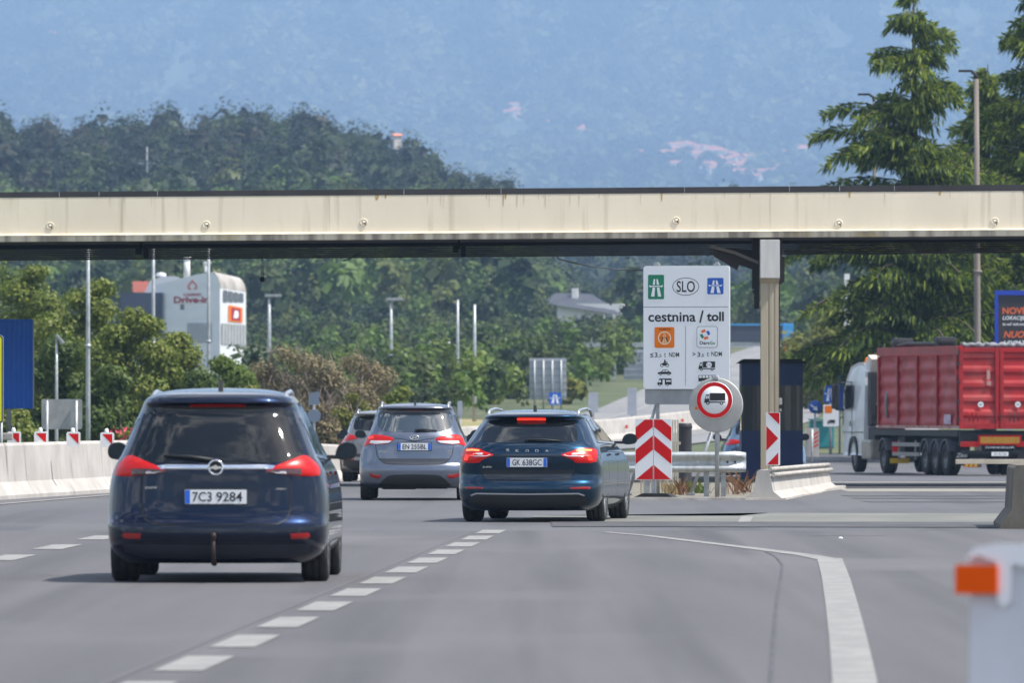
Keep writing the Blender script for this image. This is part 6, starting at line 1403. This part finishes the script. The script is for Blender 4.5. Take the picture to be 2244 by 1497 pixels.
def mountain():
    na=lattice(3); nb=lattice(4); nx,ny=330,300
    X,Y=np.meshgrid(np.linspace(-2300,2300,nx),np.linspace(3400,13200,ny)**1.0); prof=np.interp(Y,[3400,5000,7000,9000,10200,11500,13200],[8,30,120,258,400,560,720])
    amp=np.interp(Y,[3400,5000,9000,13200],[2,10,26,40])
    Z_=prof+amp*(na(X/620,Y/1400)*2.0+nb(X/230+7,Y/800)*1.1+na(X/90+3,Y/420)*.25)
    V=np.stack([X.ravel(),Y.ravel(),Z_.ravel()],1); i=np.arange(nx*ny).reshape(ny,nx); Fc=np.stack([i[:-1,:-1],i[:-1,1:],i[1:,1:],i[1:,:-1]],-1).reshape(-1,4)
    m=mat('mountain_wood',(.035,.055,.032),.95,c2=(.070,.092,.050),ns=.03,nd=12,rough=.66,lo=.38,hi=.66,stretch=(1,.10,.45),c3=(.26,.245,.18),ns3=.020,lo3=.67,hi3=.76,stretch3=(1,.09,.6))
    structure(np_mesh('mountain',V,Fc,m,smooth=True))
    rng=np.random.default_rng(41); N=76000
    y=5200+(12600-5200)*rng.random(N)**.75; x=(rng.random(N)-.5)*2*(1000*y/12600)
    nc=lattice(8); nd_=lattice(9); dens=nc(x/130,y/900)+.7*nd_(x/45,y/330); keep=dens>-.50+.45*rng.random(N); x=x[keep]; y=y[keep]; N=len(x)
    jj=np.clip(((y-3400)/(9800/(ny-1))),0,ny-2); kk=np.clip(((x+2300)/(4600/(nx-1))),0,nx-2); j0=jj.astype(int); k0=kk.astype(int); u=kk-k0; v=jj-j0
    z=(Z_[j0,k0]*(1-u)+Z_[j0,k0+1]*u)*(1-v)+(Z_[j0+1,k0]*(1-u)+Z_[j0+1,k0+1]*u)*v
    cpx=CX+x/y*F; cpy=HY-(z-CH)/y*F; ok=np.ones(N,bool)
    for hx,hy in HOUSES: ok&=~((abs(cpx-hx)<8)&(cpy>hy-3)&(cpy<hy+10))
    x,y,z=x[ok],y[ok],z[ok]; N=len(x)
    n=7; r=(3.5+8.5*rng.random(N)**2.2)*(y/9500); k=np.repeat(np.arange(N),n); d=rng.normal(size=(N*n,3)); d/=np.linalg.norm(d,axis=1)[:,None]; d[:,2]=np.abs(d[:,2])
    pos=np.stack([x[k],y[k],z[k]+r[k]*.5],1)+d*(r[k]*.75)[:,None]; nn=d+rng.normal(size=d.shape)*.4; nn/=np.linalg.norm(nn,axis=1)[:,None]
    a=np.cross(nn,rng.normal(size=nn.shape)); a/=np.linalg.norm(a,axis=1)[:,None]; b=np.cross(nn,a); s_=(r[k]*(.4+.45*rng.random(N*n)))[:,None]
    VV=np.stack([pos-a*s_,pos+b*s_*.8,pos+a*s_,pos-b*s_*.8],1).reshape(-1,3)
    o=np_mesh('mountain_woods',VV,np.arange(len(VV)).reshape(-1,4),[mleaf('far_dark',(.003,.013,.010),(.008,.022,.013),(.005,.015,.006)),mleaf('far_mid',(.034,.060,.028),(.055,.084,.036),(.02,.04,.01)),mleaf('far_light',(.110,.140,.065),(.165,.180,.090),(.05,.07,.02))])
    cl_=np.clip((nd_(x/60+5,y/480)*.9+.9*nc(x/24,y/210)+.56+.20*rng.normal(size=N))*3,0,2.99).astype(np.int32); o.data.polygons.foreach_set('material_index',cl_[k]); o['kind']='stuff'
    def at(px,py):   # where the sight line meets the slope
        u=(px-CX)/F; v=(HY-py)/F
        for y in np.arange(4000,13000,15.):
            x=u*y; j=int(np.clip(round((y-3400)/(9800/(ny-1))),0,ny-1)); k=int(np.clip(round((x+2300)/(4600/(nx-1))),0,nx-1))
            if Z_[j,k]>=CH+v*y: return Vector((x,y,Z_[j,k]))
        return None
    return at
at=mountain()
# village on the slope
m_hw=mat('house_wall',(.78,.72,.66),.8,c2=(.62,.56,.50),ns=.2); m_hr=mat('house_roof',(.50,.19,.11),.85,c2=(.42,.17,.11),ns=.3); m_hp=mat('pane_dark',(.06,.07,.08),.2)
def house(name,label,loc,w,d,h,rz,group,k=1.0,wall=None,roof=None,details=True):
    root=thing(name,label,'house',loc,rz,group); mb=MB(); mb.box((0,0,h/2-2),(w,d,h+4)); mb.build('wall',wall or m_hw,root)
    mb=MB(); o=.5; rh=h*.42; mb.prism([(-d/2-o,h-.02),(d/2+o,h-.02),(0,h+rh)],-w/2-o,w/2+o,plane='yz'); mb.build('roof',roof or m_hr,root)
    if details:
        for x in (-w*.28,w*.28): mb=MB(); mb.box((x,-d/2-.02,h*.55),(w*.13,.06,h*.22)); mb.build('window',m_hp,root)
    return root
first=None; rng=random.Random(9)
for px,py in vill:
    p=at(px,py)
    if p is None: continue
    if first is None:
        first=house('village_house','pale house with a pinkish red roof in the hazy village on the mountain',p,9.5,8,5.0,0,'houses of the hazy mountain village'); o=first
    else: o=copy_tree(first)
    o.location=p+Vector((0,0,1.5)); o.rotation_euler=(0,0,rng.uniform(-.9,.9)); k=rng.uniform(.8,1.3); o.scale=(k*rng.uniform(.9,1.6),k,k)
for px,py,lab in outlying:
    p=at(px,py)
    if p is None: continue
    o=copy_tree(first); o.location=p-Vector((0,0,1)); o.rotation_euler=(0,0,rng.uniform(-.5,.5)); k=rng.uniform(.9,1.3); o.scale=(k*1.2,k,k); o['label']='pale house standing outside the village on the hazy mountain slope'; o['group']='scattered houses on the mountain slope'
# houses on the nearer hill
def on_hill(px,py,f,y0,y1):
    u=(px-CX)/F; v=(HY-py)/F
    for y in np.arange(y0,y1,4.):
        if f(np.array([u*y]),np.array([y]))[0]+4>=CH+v*y: return Vector((u*y,y,0))
    return Vector((u*y1,y1,0))
for px,py,lab in ((870,296,'pinkish house peeking over the crest of the dark wooded hill'),(105,292,'pale house among the trees on the left of the dark wooded hill')):
    D=1490; p=P(px,py,D); house('hill_house',lab,p-Vector((0,0,1.0)),3.6,4,2.6,.2,None,roof=mat('coral_roof',(.62,.22,.14),.8)).scale=(.36,.36,.36)
D=1000; s=F/D
vl=thing('hillside_villa','white villa with a grey hipped roof and chimney on the wooded hillside','house',P(1280,705,D)+Vector((0,0,-4)),-.10)
m_vw=mat('villa_white',(.80,.79,.77),.7); m_vr=mat('villa_roof',(.045,.052,.07),.8,c2=(.06,.068,.085),ns=.8)
mb=MB(); mb.box((.6,2.5,3.0),(7.6,5,6.2)); mb.build('wall',m_vw,vl)
mb=MB(); mb.add([(-4.9,-.8,6.2),(4.6,-.8,4.7),(4.6,5.6,4.7),(-4.9,5.6,6.2),(-3.6,2.4,7.4),(.6,2.4,7.3)],[(0,1,5,4),(1,2,5),(2,3,4,5),(3,0,4),(3,2,1,0)]); rf=mb.build('roof',m_vr,vl)
mb=MB(); mb.box((-1.2,1.4,7.3),(.7,.7,1.3)); mb.build('chimney',m_vw,rf)
for x in (1.2,2.4,3.6): mb=MB(); mb.box((x,-.7,3.4),(.28,.3,2.9)); mb.build('column',m_vw,vl)
for x in (1.75,3.0): mb=MB(); mb.box((x,-.02,3.7),(.8,.06,1.7)); mb.build('window',m_hp,vl)
mb=MB(); mb.box((2.4,-.4,1.95),(3.6,1.0,.14)); mb.build('balcony',m_vw,vl)
house('hill_house','reddish roofed house on the hillside just right of the column',P(1797,630,1800)+Vector((0,0,-3)),5,5,5,-.3,None,roof=mat('red_roof_far',(.50,.10,.08),.8))
house('hill_house','low pale building with a brown roof on the hillside above the lattice sign back',P(1150,772,850)+Vector((0,0,-2.0)),3.4,2.5,2.0,.1,None)

# casino building
def casino():
    D=690; s=F/D; g=H(D); c=P(482,890,D); rz=radians(0)
    root=thing('casino_building','pale grey casino building with rounded roof edge, red lettering and an orange poster','building',(c.x,D,g),rz)
    z=lambda py: CH+(HY-py)/s-g
    al=radians(42); dl=Vector((-cos(al),sin(al),0)); be=radians(48); dr=Vector((cos(be),sin(be),0)); LL=(482-337)/s/cos(al); LR=(537-482)/s/cos(be)*1.0
    m_w=mat('casino_cladding',(.74,.75,.78),.6,c2=(.68,.69,.72),ns=.35,stretch=(1,1,2.5)); m_rf=mat('casino_roof',(.42,.40,.38),.8,c2=(.30,.27,.24),ns=1.0,stretch=(2,2,.5))
    MLf=Matrix(((dl.x,-sin(al),0,0),(dl.y,-cos(al),0,0),(0,0,1,0),(0,0,0,1)))  # local x along the left wall, y outwards
    def PL(u,o,zz): return dl*u+Vector((-sin(al),-cos(al),0))*o+Vector((0,0,zz))
    def PR(u,o,zz): return dr*u+Vector((sin(be),-cos(be),0))*o+Vector((0,0,zz))
    ztop=z(600); zc=z(625); zbot=-.5; back=dl*LL+dr*LR
    mb=MB()
    mb.add([PL(0,0,zbot),PL(LL,0,zbot),PL(LL,0,z(622)),PL(LL*.35,0,z(600)),PL(LL*.12,0,z(596)),PL(.25,0,z(605)),PL(0,0,z(632))],[tuple(range(7))])
    mb.add([PR(0,0,zbot),PR(LR,0,zbot),PR(LR,0,z(640)),PR(0,0,z(632))],[(0,1,2,3)])
    bk=[dr*LR+dl*LL+Vector((0,0,v)) for v in (zbot,z(625))]; mb.add([PR(LR,0,zbot),bk[0],bk[1],PR(LR,0,z(640))],[(0,1,2,3)]); mb.add([PL(LL,0,zbot),bk[0],bk[1],PL(LL,0,z(622))],[(0,1,2,3)])
    mb.build('wall',m_w,root)
    mb=MB(); K=8; A=[];B=[]
    for i in range(K+1):
        t=i/K; a=pi/2*t; A.append(PR(.02+.9*(1-cos(a)),.0-.9*0,z(634)+ (z(595)-z(634))*sin(a))); B.append(PR(LR-.02-.5*(1-cos(a)),0,z(642)+(z(606)-z(642))*sin(a)))
    A=[PR(0,-1.1*(1-cos(pi/2*i/K)),z(632)+(z(594)-z(632))*sin(pi/2*i/K)) for i in range(K+1)]; B=[PR(LR,-1.1*(1-cos(pi/2*i/K)),z(642)+(z(606)-z(642))*sin(pi/2*i/K)) for i in range(K+1)]
    A.append(PL(LL,-.0,z(622))); B.append(dl*LL+dr*LR+Vector((0,0,z(626))))
    mb.add(A+B,[(i,i+1,K+3+i,K+2+i) for i in range(K+1)],0,True); mb.build('roof',m_rf,root)
    T=Matrix(((-dl.x,0,0,0),(-dl.y,0,0,0),(0,0,1,0),(0,0,0,1)))
    def wall_text(st,u,zz,w,h,m,nm):
        t=MB(); text(t,st,0,0,0,w=w,h=h,bold=.03); q=MB(); q.add([PL(u,.05,zz)+(-dl)*v[0]+Vector((0,0,v[2])) for v in t.v],t.f); return q.build(nm,m,root)
    U=lambda px:(482-px)/s/cos(al)
    m_cr=mat('casino_red',(.36,.012,.035),.5); m_co=mat('casino_orange_red',(.62,.06,.02),.5)
    wall_text('Drive-in',U(418),z(656),(458-378)/s/cos(al),15/s,m_cr,'lettering'); wall_text('CASINO',U(420),z(645),(441-400)/s/cos(al),6.5/s,m_cr,'lettering')
    t=MB(); sp=[(0,13),(3,9),(8,4),(11,-1),(10,-7),(5,-9),(2.5,-6.5),(4,-5.5),(7.5,-5.5),(8,-1),(5,3),(0,8),(-5,3),(-8,-1),(-7.5,-5.5),(-4,-5.5),(-2.5,-6.5),(-5,-9),(-10,-7),(-11,-1),(-8,4),(-3,9)]
    q=[PL(U(420),.05,z(625))+(-dl)*(x/s/cos(al))+Vector((0,0,y/s)) for x,y in sp]; t.add(q,[tuple(range(len(q)))]); t.build('spade_emblem',m_co,root)
    t=MB(); 
    for px,py,w,h in ((397,672,12,12),): a=U(px); t.add([PL(a-w/2/s,.04,z(py+h/2)),PL(a+w/2/s,.04,z(py+h/2)),PL(a+w/2/s,.04,z(py-h/2)),PL(a-w/2/s,.04,z(py-h/2))],[(0,1,2,3)])
    t.build('vent',mat('vent_grey',(.16,.165,.17),.6),root)
    UR=lambda px:(px-482)/s/cos(be)
    def rrq(nm,x0,y0,x1,y1,m,o=.05,lab=None):
        t=MB(); t.add([PR(UR(x0),o,z(y1)),PR(UR(x1),o,z(y1+ (x1-x0)*.10)),PR(UR(x1),o,z(y0+(x1-x0)*.20)),PR(UR(x0),o,z(y0))],[(0,1,2,3)]); return t.build(nm,m,root)
    for k in range(4): rrq('window',488+k*11.2,635+k*2,497.6+k*11.2,661,mat('casino_glass',(.10,.12,.14),.1,spec=.8))
    po=rrq('poster',499,668,529,704,m_orange); rrq('poster_square',505,673,524,701,m_cr,.07); t=MB(); t.add([PR(UR(x_),.09,z(y_)) for x_,y_ in ((509,697),(511,683),(513,679),(515,682),(518,680),(520,686),(519,697))],[(0,1,2,3,4,5,6)]); t.build('poster_figure',m_signwhite,root)
    t=MB()
    for k in range(14): 
        zz=z(708+k*3.2); t.add([PL(U(465),.10,zz),PL(U(408),.10,zz),PL(U(408),.02,zz-.05),PL(U(465),.02,zz-.05)],[(0,1,2,3)])
    t.build('grille',m_greyback,root)
    t=MB()
    for k in range(8): u0=UR(487+k*6.4); t.add([PR(u0,.12,z(755)),PR(u0+.07,.12,z(755)),PR(u0+.07,.12,z(708)),PR(u0,.12,z(708))],[(0,1,2,3)])
    t.add([PR(UR(484),.05,z(754)),PR(UR(537),.05,z(760)),PR(UR(537),.05,z(712)),PR(UR(484),.05,z(708))],[(0,1,2,3)],1); t.build('louvre',[m_white,m_greyback],root)
    # back part, domes and chimneys
    def at_px(px,dd): return Vector(((px-482)/s,dd,0))
    t=MB(); t.box(at_px(305,6)+Vector((0,0,(z(640)-1)/2)),(3.4,4,z(640)+1)); t.build('rear_block',mat('casino_navy',(.030,.040,.075),.5),root)
    t=MB(); p=at_px(352,9); t.prism([(p.x-1.7,z(640)),(p.x+1.5,z(640)),(p.x+1.45,z(608)),(p.x+.9,z(602)),(p.x-.3,z(603)),(p.x-1.2,z(612))],p.y-.8,p.y+.8); t.lathe([(.46,0),(.40,.25),(.001,.36)],'z',(p.x-.35,p.y,z(602)),14); t.build('dome',mat('dome_grey',(.52,.54,.57),.6),root)
    for px,yt,r in ((406,566,.26),(450,577,.22)): p=at_px(px,3.5); t=MB(); t.cyl((p.x,p.y,z(612)),(p.x,p.y,z(yt)),r,r*.95,14); t.cyl((p.x,p.y,z(yt)),(p.x,p.y,z(yt)+.18),r*1.35,r*1.35,14); t.build('chimney',m_white,root)
casino()
house('red_roof_house','red roofed house beyond the white domes left of the casino',P(308,618,760)+Vector((0,0,-3.2)),1.9,2.4,3.2,.1,None,roof=mat('red_roof',(.30,.07,.045),.8,c2=(.24,.06,.04),ns=2)).scale=(.5,.5,.72)

# dry grass tufts on the island
rng=np.random.default_rng(31)
def tuft(name,label,px,D,n,h,m):
    root=None; V=[];Fc=[]
    for i in range(n):
        x,y=rng.normal()*.07,rng.normal()*.1; a=rng.normal()*.35; l_=h*(.5+.6*rng.random()); w=.006; d=np.array([sin(a),rng.normal()*.2,1.0]); k=len(V)
        V += [(x-w,y,0),(x+w,y,0),tuple(np.array([x,y,0])+d*l_*.55+np.array([w,0,0])),tuple(np.array([x,y,0])+d*l_+np.array([sin(a)*l_*.25,0,-.1*l_]))]; Fc.append((k,k+1,k+2,k+3))
    o=np_mesh(name,np.array(V),np.array(Fc),m); o.location=(tp(px,D),D,.02); tag(o,label,'grass tuft'); return o
m_dry=mat('dry_stalk',(.36,.27,.13),.9); m_brown=mat('brown_stalk',(.20,.10,.05),.9)
tuft('grass_tuft','straw dry grass tuft right of the rubber foot',1475,143,120,.24,m_dry); tuft('grass_tuft','reddish brown weed beneath the right end of the guard rail',1612,143,22,.42,m_brown)
tuft('grass_tuft','brown weed stalks just left of the white barrier',1632,146,18,.45,m_brown); tuft('grass_tuft','small green yellow tuft beside the bin',1533,145,60,.26,lf_bright); tuft('grass_tuft','dry stalks at the foot of the bin',1495,142,26,.36,m_brown)

mb=MB(); mb.lathe([(.001,.024),(.016,.021),(.027,.01),(.024,0),(.001,-.002)],'z',(0,0,0),10); o=mb.build('pebble',m_white); gx,gy=G(1842,1183); o.location=(gx,gy,.006); tag(o,'small white stone lying on the asphalt right of the solid line','stone')

# ------------------------------------------------------------------ air
hz_=MB(); hz_.box((0,6300,330),(5600,14600,1000)); hzo=hz_.build('haze',[])
mh=bpy.data.materials.new('haze_air'); mh.use_nodes=True; n_=mh.node_tree; n_.nodes.remove(n_.nodes['Principled BSDF'])
pv=n_.nodes.new('ShaderNodeVolumePrincipled'); pv.inputs['Color'].default_value=(.42,.635,.955,1); pv.inputs['Density'].default_value=1.32e-4; pv.inputs['Anisotropy'].default_value=0.0
n_.links.new(pv.outputs[0],n_.nodes['Material Output'].inputs['Volume']); hzo.data.materials.append(mh); hzo['kind']='stuff'
